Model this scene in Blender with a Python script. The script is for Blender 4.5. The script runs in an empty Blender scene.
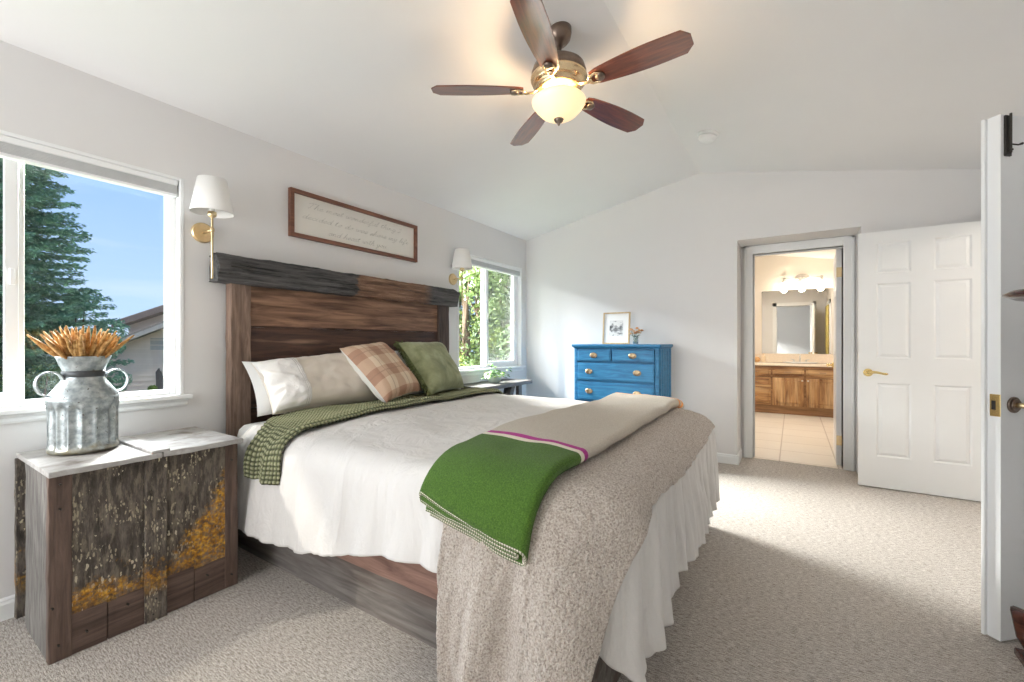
import bpy, bmesh, math, random
from mathutils import Vector, Matrix, noise
random.seed(7)
C = bpy.context.scene.collection
PI = math.pi
def R(d): return math.radians(d)

# ------------------------------------------------------------------ camera, world, lights, exposure
YAW = 0.5742
CAMLOC = Vector((2.758, 0.0, 1.154))
cam = bpy.data.cameras.new('camera')
cam.sensor_width = 36.0
cam.lens = 433.8 * 36.0 / 1024.0
cam.shift_y = 1.27 / 1024.0
cam.clip_start = 0.02
cam.clip_end = 200
co = bpy.data.objects.new('camera', cam)
C.objects.link(co)
co.location = CAMLOC
co.rotation_euler = (PI / 2, 0, YAW)
bpy.context.scene.camera = co

vs = bpy.context.scene.view_settings
vs.view_transform = 'Standard'
vs.look = 'None'
vs.gamma = 1.0
vs.use_curve_mapping = False
vs.exposure = 0.62
cy = bpy.context.scene.cycles
cy.max_bounces = 10
cy.diffuse_bounces = 6
cy.transparent_max_bounces = 12
cy.sample_clamp_indirect = 6.0

# world: clear blue sky paling to the horizon with thin cloud streaks
w = bpy.data.worlds.new('sky')
bpy.context.scene.world = w
w.use_nodes = True
wn, wl = w.node_tree.nodes, w.node_tree.links
bg = wn['Background']
tc = wn.new('ShaderNodeTexCoord')
sx = wn.new('ShaderNodeSeparateXYZ')
wl.new(tc.outputs['Generated'], sx.inputs[0])
rp = wn.new('ShaderNodeValToRGB')
rp.color_ramp.elements[0].position = 0.0
rp.color_ramp.elements[0].color = (0.52, 0.70, 0.95, 1)
rp.color_ramp.elements[1].position = 0.45
rp.color_ramp.elements[1].color = (0.20, 0.40, 0.85, 1)
wl.new(sx.outputs['Z'], rp.inputs[0])
mp = wn.new('ShaderNodeMapping')
mp.inputs['Scale'].default_value = (1.2, 1.2, 9.0)
wl.new(tc.outputs['Generated'], mp.inputs[0])
nz = wn.new('ShaderNodeTexNoise')
nz.inputs['Scale'].default_value = 1.6
nz.inputs['Detail'].default_value = 5
wl.new(mp.outputs[0], nz.inputs['Vector'])
cr = wn.new('ShaderNodeValToRGB')
cr.color_ramp.elements[0].position = 0.47
cr.color_ramp.elements[0].color = (0, 0, 0, 1)
cr.color_ramp.elements[1].position = 0.75
cr.color_ramp.elements[1].color = (0.6, 0.6, 0.6, 1)
wl.new(nz.outputs[0], cr.inputs[0])
mx = wn.new('ShaderNodeMixRGB')
mx.inputs[2].default_value = (0.8, 0.86, 0.95, 1)
wl.new(cr.outputs[0], mx.inputs[0])
wl.new(rp.outputs[0], mx.inputs[1])
wl.new(mx.outputs[0], bg.inputs[0])
bg.inputs[1].default_value = 0.85

def light(name, typ, loc, energy, color=(1, 1, 1), aim=None, **kw):
    l = bpy.data.lights.new(name, typ)
    l.energy = energy
    l.color = color
    for k, v in kw.items():
        setattr(l, k, v)
    o = bpy.data.objects.new(name, l)
    C.objects.link(o)
    o.location = loc
    if aim is not None:
        o.rotation_euler = (Vector(aim) - Vector(loc)).to_track_quat('-Z', 'Y').to_euler()
    return o

SUN = Vector((1.0, 1.3, -0.95)).normalized()
s_ = light('sun', 'SUN', (-5, -6, 6), 1.3, (1.0, 0.93, 0.82), None, angle=R(2.0))
s_.rotation_euler = SUN.to_track_quat('-Z', 'Y').to_euler()
# unseen fill lamps added outside the headboard wall windows to brighten the room
light('sky_fill', 'AREA', (-4.0, 4.3, 3.7), 3000, (1.0, 0.99, 0.97), (2.5, 3.7, 0.2), shape='RECTANGLE', size=3.0, size_y=1.2)
light('sky_fill', 'AREA', (-4.0, 1.6, 4.0), 700, (0.95, 0.98, 1.0), (1.6, 0.2, 0.3), shape='RECTANGLE', size=3.0, size_y=1.5)
light('window_fill', 'AREA', (-1.2, -0.75, 1.35), 30, (0.97, 0.99, 1.0), (2.2, 2.2, 2.3), shape='RECTANGLE', size=1.8, size_y=1.3)  # extra fill lamp added beyond the unseen part of the near window
# added fill lamps: one outside an invented rear window, one in the hallway
light('rear_fill', 'AREA', (0.5, -2.1, 1.45), 56, (1.0, 0.985, 0.975), (0.9, 1.2, 2.9), shape='RECTANGLE', size=1.3, size_y=1.0)
light('hallway_fill', 'AREA', (4.9, 3.7, 2.3), 14, (1.0, 0.9, 0.78), (4.7, 3.7, 0.0), shape='DISK', size=0.5)

# ------------------------------------------------------------------ node helpers
class M:
    """small material builder"""
    def __init__(s, name, rough=0.6, metal=0.0, color=(0.8, 0.8, 0.8)):
        s.m = bpy.data.materials.new(name)
        s.m.use_nodes = True
        s.n, s.l = s.m.node_tree.nodes, s.m.node_tree.links
        s.b = s.n['Principled BSDF']
        s.b.inputs['Roughness'].default_value = rough
        s.b.inputs['Metallic'].default_value = metal
        s.b.inputs['Base Color'].default_value = (*color, 1)
        s.tc = s.n.new('ShaderNodeTexCoord')
    def new(s, t, **kw):
        x = s.n.new(t)
        for k, v in kw.items():
            setattr(x, k, v)
        return x
    def mapped(s, scale=(1, 1, 1), src='Object', rot=(0, 0, 0)):
        m = s.n.new('ShaderNodeMapping')
        m.inputs['Scale'].default_value = scale
        m.inputs['Rotation'].default_value = rot
        s.l.new(s.tc.outputs[src], m.inputs[0])
        return m.outputs[0]
    def noise(s, vec, scale=5, detail=4, rough=0.55, dist=0.0):
        x = s.n.new('ShaderNodeTexNoise')
        x.inputs['Scale'].default_value = scale
        x.inputs['Detail'].default_value = detail
        x.inputs['Roughness'].default_value = rough
        x.inputs['Distortion'].default_value = dist
        s.l.new(vec, x.inputs['Vector'])
        return x.outputs['Fac']
    def ramp(s, fac, stops):
        x = s.n.new('ShaderNodeValToRGB')
        e = x.color_ramp.elements
        while len(e) < len(stops):
            e.new(0.5)
        for i, (p, c) in enumerate(stops):
            e[i].position = p
            e[i].color = (*c, 1) if len(c) == 3 else c
        s.l.new(fac, x.inputs[0])
        return x.outputs[0]
    def grey(s, fac, a, b):
        return s.ramp(fac, [(a, (0, 0, 0)), (b, (1, 1, 1))])
    def mix(s, fac, a, b, mode='MIX'):
        x = s.n.new('ShaderNodeMixRGB')
        x.blend_type = mode
        for i, v in ((0, fac), (1, a), (2, b)):
            if isinstance(v, (int, float)):
                x.inputs[i].default_value = v
            elif isinstance(v, tuple):
                x.inputs[i].default_value = (*v, 1) if len(v) == 3 else v
            else:
                s.l.new(v, x.inputs[i])
        return x.outputs[0]
    def math(s, op, a, b=None, c=None):
        x = s.n.new('ShaderNodeMath')
        x.operation = op
        for i, v in enumerate((a, b, c)):
            if v is None:
                continue
            if isinstance(v, (int, float)):
                x.inputs[i].default_value = v
            else:
                s.l.new(v, x.inputs[i])
        return x.outputs[0]
    def sep(s, src='Object'):
        x = s.n.new('ShaderNodeSeparateXYZ')
        s.l.new(s.tc.outputs[src], x.inputs[0])
        return x.outputs
    def color(s, c):
        s.l.new(c, s.b.inputs['Base Color'])
        return s
    def bump(s, h, strength=0.3, dist=0.01):
        x = s.n.new('ShaderNodeBump')
        x.inputs['Strength'].default_value = strength
        x.inputs['Distance'].default_value = dist
        s.l.new(h, x.inputs['Height'])
        s.l.new(x.outputs[0], s.b.inputs['Normal'])
        return s

def plain(name, color, rough=0.6, metal=0.0, var=0.06, sc=8, bump=0.0, bsc=60, sheen=0.0):
    m = M(name, rough, metal, color)
    v = m.mapped()
    n = m.noise(v, sc, 3)
    lo = tuple(max(0, c * (1 - var)) for c in color)
    hi = tuple(min(1, c * (1 + var)) for c in color)
    m.color(m.ramp(n, [(0.3, lo), (0.7, hi)]))
    if bump:
        m.bump(m.noise(v, bsc, 4), bump, 0.004)
    if sheen:
        m.b.inputs['Sheen Weight'].default_value = sheen
    return m.m

def wood(name, dark, light_, axis='X', rough=0.6, sc=1.0, bump=0.25, stops=(0.3, 0.7), blotch=None):
    m = M(name, rough)
    st = {'X': (1.2, 14, 14), 'Y': (14, 1.2, 14), 'Z': (14, 14, 1.2)}[axis]
    v = m.mapped(tuple(a * sc for a in st))
    n = m.noise(v, 3.0, 7, 0.62, 0.6)
    col = m.ramp(n, [(stops[0], dark), (0.5 * (stops[0] + stops[1]), tuple(0.5 * (a + b) for a, b in zip(dark, light_))), (stops[1], light_)])
    if blotch:
        v2 = m.mapped(tuple(a * 0.25 for a in st))
        f = m.grey(m.noise(v2, 3.0, 5), blotch[1], blotch[2])
        col = m.mix(f, col, blotch[0])
    m.color(col)
    if bump:
        m.bump(n, bump, 0.006)
    return m.m

MAT = {}
MAT['wall'] = plain('off_white_wall_paint', (0.725, 0.715, 0.71), 0.9, var=0.012, sc=2, bump=0.05, bsc=160)
MAT['ceiling'] = plain('white_ceiling_paint', (0.80, 0.795, 0.795), 0.95, var=0.01, sc=2, bump=0.05, bsc=160)
MAT['trim'] = plain('white_gloss_trim_paint', (0.82, 0.83, 0.83), 0.35, var=0.015, sc=3)
MAT['door'] = plain('white_door_paint', (0.80, 0.81, 0.81), 0.38, var=0.015, sc=3)
MAT['vinyl'] = plain('white_vinyl', (0.85, 0.86, 0.86), 0.3, var=0.01)
MAT['blind'] = plain('pale_grey_blind', (0.62, 0.63, 0.63), 0.7, var=0.03, sc=20)
MAT['brass'] = plain('brushed_brass', (0.72, 0.56, 0.33), 0.3, 1.0, 0.08, 30)
MAT['bright_brass'] = plain('polished_brass', (0.85, 0.66, 0.30), 0.2, 1.0, 0.06, 30)
MAT['fan_brass'] = plain('antique_brass', (0.74, 0.56, 0.34), 0.25, 1.0, 0.12, 20)
MAT['bronze'] = plain('oil_rubbed_bronze', (0.20, 0.15, 0.12), 0.35, 0.8, 0.2, 20)
MAT['nickel'] = plain('brushed_nickel', (0.62, 0.60, 0.57), 0.3, 1.0, 0.06, 30)
MAT['dark_metal'] = plain('dark_metal', (0.05, 0.045, 0.04), 0.45, 0.6, 0.2)

# carpet: short loop pile in fine rows along x
m = M('loop_pile_carpet', 0.97)
v = m.mapped((40, 200, 1))
a_ = m.noise(v, 1.0, 5, 0.7)
b_ = m.noise(m.mapped((1, 1, 1)), 260, 2)
c_ = m.noise(m.mapped((1, 1, 1)), 2.2, 4)
t = m.math('ADD', m.math('MULTIPLY', a_, 0.62), m.math('MULTIPLY', b_, 0.38))
col = m.ramp(t, [(0.40, (0.22, 0.185, 0.155)), (0.5, (0.50, 0.455, 0.41)), (0.60, (0.76, 0.72, 0.67))])
col = m.mix(m.grey(c_, 0.35, 0.7), col, m.mix(0.12, col, (0.30, 0.26, 0.22)))
m.color(col)
m.bump(t, 0.8, 0.012)
MAT['carpet'] = m.m

# ------------------------------------------------------------------ mesh helpers
class MB:
    def __init__(s):
        s.v, s.f, s.mi, s.uv = [], [], [], None
    def add(s, vs, fs, mi=0, mat=None):
        o = len(s.v)
        for p in vs:
            p = Vector(p)
            s.v.append(mat @ p if mat is not None else p)
        for f in fs:
            s.f.append(tuple(i + o for i in f))
            s.mi.append(mi)
        return s
    def box(s, x0, x1, y0, y1, z0, z1, mi=0, mat=None):
        vs = [(x, y, z) for z in (z0, z1) for y in (y0, y1) for x in (x0, x1)]
        fs = [(0, 2, 3, 1), (4, 5, 7, 6), (0, 1, 5, 4), (2, 6, 7, 3), (0, 4, 6, 2), (1, 3, 7, 5)]
        return s.add(vs, fs, mi, mat)
    def prism(s, poly, a, b, axis='z', mi=0, mat=None):
        """poly: list of 2D pts; extruded a..b along axis. axis z:(x,y) y:(x,z) x:(y,z)"""
        def P(p, h):
            return {'z': (p[0], p[1], h), 'y': (p[0], h, p[1]), 'x': (h, p[0], p[1])}[axis]
        n = len(poly)
        vs = [P(p, a) for p in poly] + [P(p, b) for p in poly]
        fs = [tuple(range(n))[::-1], tuple(range(n, 2 * n))] + [(i, (i + 1) % n, (i + 1) % n + n, i + n) for i in range(n)]
        return s.add(vs, fs, mi, mat)
    def lathe(s, prof, c=(0, 0, 0), n=32, mi=0, mat=None, closed=True, fn=None):
        """prof: list of (r,z)"""
        vs, fs = [], []
        for k, (r, z) in enumerate(prof):
            for i in range(n):
                a = 2 * PI * i / n
                rr = fn(r, z, a) if fn else r
                vs.append((c[0] + rr * math.cos(a), c[1] + rr * math.sin(a), c[2] + z))
        for k in range(len(prof) - 1):
            for i in range(n):
                j = (i + 1) % n
                fs.append((k * n + i, k * n + j, (k + 1) * n + j, (k + 1) * n + i))
        if closed:
            fs.append(tuple(range(n))[::-1])
            fs.append(tuple((len(prof) - 1) * n + i for i in range(n)))
        return s.add(vs, fs, mi, mat)
    def tube(s, pts, r, n=8, mi=0, mat=None, flat=None):
        """r number or list; flat=(normal, thickness) makes a strap"""
        pts = [Vector(p) for p in pts]
        rs = r if isinstance(r, (list, tuple)) else [r] * len(pts)
        vs, fs = [], []
        up = None
        for i, p in enumerate(pts):
            d = (pts[min(i + 1, len(pts) - 1)] - pts[max(i - 1, 0)]).normalized()
            if up is None:
                up = Vector((0, 0, 1)) if abs(d.z) < 0.9 else Vector((1, 0, 0))
            sd = d.cross(up).normalized()
            up = sd.cross(d).normalized()
            for k in range(n):
                a = 2 * PI * k / n
                vs.append(p + (sd * math.cos(a) + up * math.sin(a) * (flat or 1.0)) * rs[i])
        for i in range(len(pts) - 1):
            for k in range(n):
                j = (k + 1) % n
                fs.append((i * n + k, i * n + j, (i + 1) * n + j, (i + 1) * n + k))
        fs.append(tuple(range(n))[::-1])
        fs.append(tuple((len(pts) - 1) * n + i for i in range(n)))
        return s.add(vs, fs, mi, mat)
    def cyl(s, a, b, r, n=20, mi=0, mat=None):
        return s.tube([a, b], r, n, mi, mat)
    def grid(s, fn, us, vs_, mi=0, uvfn=None, wrap=False):
        o = len(s.v)
        nu, nv = len(us), len(vs_)
        if s.uv is None:
            s.uv = {}
        for i, u in enumerate(us):
            for j, v in enumerate(vs_):
                s.uv[len(s.v)] = uvfn(u, v) if uvfn else (u, v)
                s.v.append(Vector(fn(u, v)))
        for i in range(nu - 1):
            for j in range(nv - 1):
                s.f.append((o + i * nv + j, o + (i + 1) * nv + j, o + (i + 1) * nv + j + 1, o + i * nv + j + 1))
                s.mi.append(mi)
        return s
    def build(s, name, mats, parent=None, bevel=0.0, smooth=False, origin=None, solid=0.0, offset=-1.0, seg=2, subd=0, rot=0.0):
        pl = Vector((0, 0, 0))
        if parent is not None:
            pm = parent.get('_w')
            pl = Vector(pm) if pm is not None else Vector((0, 0, 0))
            loc = Vector((0, 0, 0))
            base = pl
        else:
            if origin is None:
                xs = [p.x for p in s.v]; ys = [p.y for p in s.v]; zs = [p.z for p in s.v]
                origin = ((min(xs) + max(xs)) / 2, (min(ys) + max(ys)) / 2, min(zs))
            loc = Vector(origin)
            base = loc
        me = bpy.data.meshes.new(name)
        me.from_pydata([p - base for p in s.v], [], s.f)
        if s.uv:
            ul = me.uv_layers.new(name='UVMap')
            for li, l in enumerate(me.loops):
                ul.data[li].uv = s.uv.get(l.vertex_index, (0, 0))
        if not isinstance(mats, (list, tuple)):
            mats = [mats]
        for mm in mats:
            me.materials.append(mm)
        if len(mats) > 1:
            me.polygons.foreach_set('material_index', s.mi)
        if smooth:
            me.polygons.foreach_set('use_smooth', [True] * len(me.polygons))
        me.update()
        bm = bmesh.new(); bm.from_mesh(me)
        if not s.uv:
            bmesh.ops.recalc_face_normals(bm, faces=bm.faces)
        bm.to_mesh(me); bm.free()
        o = bpy.data.objects.new(name, me)
        C.objects.link(o)
        o.location = loc
        o['_w'] = tuple(base)
        if parent is not None:
            o.parent = parent
        if solid:
            md = o.modifiers.new('thick', 'SOLIDIFY'); md.thickness = solid; md.offset = offset
        if bevel:
            md = o.modifiers.new('bevel', 'BEVEL'); md.width = bevel; md.segments = seg; md.limit_method = 'ANGLE'; md.angle_limit = R(40)
            md.harden_normals = False
        if subd:
            md = o.modifiers.new('sub', 'SUBSURF'); md.levels = subd; md.render_levels = subd
        if smooth == 'auto':
            pass
        return o

def tag(o, label=None, cat=None, group=None, kind=None):
    if label: o['label'] = label
    if cat: o['category'] = cat
    if group: o['group'] = group
    if kind: o['kind'] = kind
    return o
def thing(name, label, cat, loc, group=None, kind=None):
    o = bpy.data.objects.new(name, None)
    C.objects.link(o)
    o.location = loc
    o['_w'] = tuple(loc)
    o.empty_display_size = 0.1
    return tag(o, label, cat, group, kind)
def struct(o):
    o['kind'] = 'structure'
    return o
def copy_tree(o, parent=None, shift=None):
    c = o.copy(); C.objects.link(c)
    if parent is not None:
        c.parent = parent
    if shift is not None:
        c.location = o.location + Vector(shift)
    for ch in list(o.children):
        copy_tree(ch, c)
    return c
def lin(a, b, n): return [a + (b - a) * i / (n - 1) for i in range(n)]
def nz3(x, y, z=0.0): return noise.noise(Vector((x, y, z)))
def sstep(a, b, x):
    t = max(0.0, min(1.0, (x - a) / (b - a)))
    return t * t * (3 - 2 * t)

# ------------------------------------------------------------------ the room shell
YF, XR, RX, RZ, HZ = 4.589, 3.965, 1.983, 2.822, 2.4065
def ceil_z(x):
    return HZ + (RZ - HZ) * x / RX if x < RX else RZ - (x - RX) * 0.196
YB, HALLX, YBATH = -1.75, 5.4, 8.75
# window openings: headboard wall
W1 = (-1.25, 0.985, 0.872, 2.02)
W2 = (3.30, 4.462, 0.872, 2.035)
b = MB()
b.box(-0.3, HALLX, YB - 0.15, 4.94, -0.15, 0)
struct(b.build('floor', MAT['carpet'], origin=(0, 0, 0)))
b = MB()
T = 0.14
ztop = 2.5
def wallx(b, x0, x1, ya, yb, z0, z1, holes):
    holes = sorted(holes)
    y = ya
    for (h0, h1, hz0, hz1) in holes:
        b.box(x0, x1, y, h0, z0, z1)
        if hz0 > z0: b.box(x0, x1, h0, h1, z0, hz0)
        b.box(x0, x1, h0, h1, hz1, z1)
        y = h1
    b.box(x0, x1, y, yb, z0, z1)
wallx(b, -T, 0, YB - 0.15, YF + 0.15, 0, ztop, [W1, W2])
struct(b.build('wall_left', MAT['wall'], origin=(0, 0, 0)))
# far gable wall with the deep opening that leads to the bathroom door
RX0, RX1, RTOP, YD = 2.319, 3.235, 2.1135, 4.94
b = MB()
b.prism([(0, 0), (RX0, 0), (RX0, RTOP), (RX1, RTOP), (RX1, 0), (XR, 0), (XR, ceil_z(XR) + 0.03), (RX, RZ + 0.03), (0, HZ + 0.03)], YF, YD, 'y')
struct(b.build('wall_far', MAT['wall'], origin=(0, YF, 0)))
DX0, DX1, DZ = 2.426, 3.142, 2.03
b = MB()
b.prism([(1.5, 0), (DX0, 0), (DX0, DZ), (DX1, DZ), (DX1, 0), (3.9, 0), (3.9, 3.0), (1.5, 3.0)], YD, YD + 0.12, 'y')
struct(b.build('wall_bathroom_near', MAT['wall'], origin=(0, YD, 0)))
b = MB()
wallx(b, XR, XR + 0.12, YB - 0.15, YF + 0.15, 0, 2.6, [(2.95, 4.47, -0.001, 2.06)])
struct(b.build('wall_right', MAT['wall'], origin=(XR, 0, 0)))
b = MB()
b.prism([(0, 0), (XR, 0), (XR, ceil_z(XR) + 0.03), (RX, RZ + 0.03), (0, HZ + 0.03)], YB - 0.12, YB, 'y')
# rear wall with an opening added for the fill lamp, cut as four pieces
b = MB()
hx0, hx1, hz0, hz1 = 0.1, 1.3, 0.9, 2.3
b.box(0, hx0, YB - 0.12, YB, 0, HZ); b.box(hx1, XR, YB - 0.12, YB, 0, HZ); b.box(hx0, hx1, YB - 0.12, YB, 0, hz0); b.box(hx0, hx1, YB - 0.12, YB, hz1, HZ)
b.prism([(0, HZ), (XR, HZ), (XR, ceil_z(XR) + 0.03), (RX, RZ + 0.03), (0, HZ + 0.03)], YB - 0.12, YB, 'y')
struct(b.build('wall_rear', MAT['wall'], origin=(0, YB, 0)))
b = MB()
b.box(XR + 0.1, HALLX, 2.6, 2.72, 0, 2.5); b.box(XR + 0.1, HALLX, 4.7, 4.82, 0, 2.5); b.box(HALLX - 0.05, HALLX + 0.07, 2.6, 4.8, 0, 2.5)
struct(b.build('wall_hallway', MAT['wall'], origin=(XR, 3, 0)))
b = MB()
b.box(XR + 0.1, HALLX, 2.6, 4.8, 2.5, 2.6)
struct(b.build('ceiling_hallway', MAT['ceiling'], origin=(XR, 3, 2.5)))
b = MB()
y0, y1 = YB - 0.15, YF + 0.3
b.add([(-0.14, y0, ceil_z(-0.14)), (RX, y0, RZ), (XR + 0.12, y0, ceil_z(XR + 0.12)), (-0.14, y1, ceil_z(-0.14)), (RX, y1, RZ), (XR + 0.12, y1, ceil_z(XR + 0.12)),
       (-0.14, y0, ceil_z(-0.14) + 0.15), (RX, y0, RZ + 0.15), (XR + 0.12, y0, ceil_z(XR + 0.12) + 0.15), (-0.14, y1, ceil_z(-0.14) + 0.15), (RX, y1, RZ + 0.15), (XR + 0.12, y1, ceil_z(XR + 0.12) + 0.15)],
      [(0, 1, 4, 3), (1, 2, 5, 4), (6, 9, 10, 7), (7, 10, 11, 8), (0, 3, 9, 6), (2, 8, 11, 5), (0, 6, 7, 1), (1, 7, 8, 2), (3, 4, 10, 9), (4, 5, 11, 10)])
struct(b.build('ceiling', MAT['ceiling'], origin=(0, 0, HZ)))
# eave outside the headboard wall
b = MB()
b.box(-0.78, -T, -2.4, 6.0, 2.31, 2.42); b.box(-0.82, -0.78, -2.4, 6.0, 2.25, 2.46)
struct(b.build('roof_eave', plain('eave_paint', (0.55, 0.5, 0.45), 0.8), origin=(-0.4, 0, 2.17)))
# baseboards
def bb_prof(h=0.09, t=0.014):
    return [(0, 0), (t, 0), (t, h * 0.72), (t * 0.7, h * 0.84), (t * 0.75, h * 0.9), (t * 0.3, h), (0, h)]
def baseboard(name, p0, p1, nrm):
    p0, p1, n = Vector((*p0, 0)), Vector((*p1, 0)), Vector((*nrm, 0))
    b = MB(); pr = bb_prof()
    vs_ = [p0 + n * a + Vector((0, 0, z)) for a, z in pr] + [p1 + n * a + Vector((0, 0, z)) for a, z in pr]
    k = len(pr)
    b.add(vs_, [tuple(range(k)), tuple(range(k, 2 * k))] + [(i, (i + 1) % k, (i + 1) % k + k, i + k) for i in range(k)])
    return struct(b.build(name, MAT['trim']))
baseboard('baseboard_left', (0, YB), (0, YF), (1, 0))
baseboard('baseboard_far', (0, YF), (RX0 + 0.014, YF), (0, -1))
baseboard('baseboard_return', (RX0, YF - 0.014), (RX0, YD - 0.02), (1, 0))
baseboard('baseboard_far_right', (RX1 - 0.014, YF), (XR, YF), (0, -1))
baseboard('baseboard_right', (XR, YB), (XR, 2.86), (-1, 0))
# bathroom door casing and jamb
def casing(name, x0, x1, ztop, y, wd=0.08, t=0.018):
    b = MB()
    for s in (1,):
        b.box(x0 - wd, x0, y - t, y, 0, ztop + wd); b.box(x1, x1 + wd, y - t, y, 0, ztop + wd); b.box(x0, x1, y - t, y, ztop, ztop + wd)
        b.box(x0 - wd, x0 - wd + 0.022, y - t - 0.007, y - t, 0, ztop + wd); b.box(x1 + wd - 0.022, x1 + wd, y - t - 0.007, y - t, 0, ztop + wd)
        b.box(x0 - wd, x1 + wd, y - t - 0.007, y - t, ztop + wd - 0.022, ztop + wd)
    return struct(b.build(name, MAT['trim'], bevel=0.003))
casing('trim_1', DX0, DX1, DZ, YD)
b = MB()
b.box(DX0 - 0.02, DX0, YD, YD + 0.12, 0, DZ); b.box(DX1, DX1 + 0.02, YD, YD + 0.12, 0, DZ); b.box(DX0 - 0.02, DX1 + 0.02, YD, YD + 0.12, DZ, DZ + 0.02)
b.box(DX0, DX0 + 0.012, YD + 0.04, YD + 0.075, 0, DZ); b.box(DX0, DX1, YD + 0.04, YD + 0.075, DZ - 0.012, DZ)
for px, wd in ((DX0 - 0.08, 0.08), (DX1, 0.08)):
    b.box(px, px + wd, YD + 0.12, YD + 0.138, 0, DZ + 0.08)
b.box(DX0 - 0.08, DX1 + 0.08, YD + 0.12, YD + 0.138, DZ, DZ + 0.08)
struct(b.build('trim_2', MAT['trim']))
# entry doorway trim in the right wall
b = MB()
for yy in (2.87, 4.47):
    b.box(XR - 0.018, XR, yy, yy + 0.08, 0, 2.14)
b.box(XR - 0.018, XR, 2.87, 4.55, 2.06, 2.14)
struct(b.build('trim_3', MAT['trim'], bevel=0.003))

# ------------------------------------------------------------------ windows
m = M('window_glass', 0.0)
tr = m.new('ShaderNodeBsdfTransparent'); gl = m.new('ShaderNodeBsdfGlossy'); gl.inputs['Roughness'].default_value = 0.02
fr = m.new('ShaderNodeLayerWeight'); fr.inputs['Blend'].default_value = 0.5
fac = m.math('MULTIPLY_ADD', m.math('POWER', fr.outputs['Facing'], 5.0), 0.3, 0.02)
ms = m.new('ShaderNodeMixShader')
tr.inputs[0].default_value = (0.97, 0.985, 0.98, 1)
m.l.new(fac, ms.inputs[0]); m.l.new(tr.outputs[0], ms.inputs[1]); m.l.new(gl.outputs[0], ms.inputs[2])
m.l.new(ms.outputs[0], m.n['Material Output'].inputs[0])
MAT['glass'] = m.m
# fine insect screen: woven mesh seen as a grey veil
m = M('insect_screen', 0.8)
tr = m.new('ShaderNodeBsdfTransparent'); df = m.new('ShaderNodeBsdfDiffuse'); df.inputs[0].default_value = (0.30, 0.31, 0.31, 1)
ms = m.new('ShaderNodeMixShader'); ms.inputs[0].default_value = 0.35
m.l.new(tr.outputs[0], ms.inputs[1]); m.l.new(df.outputs[0], ms.inputs[2]); m.l.new(ms.outputs[0], m.n['Material Output'].inputs[0])
MAT['screen'] = m.m

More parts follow.
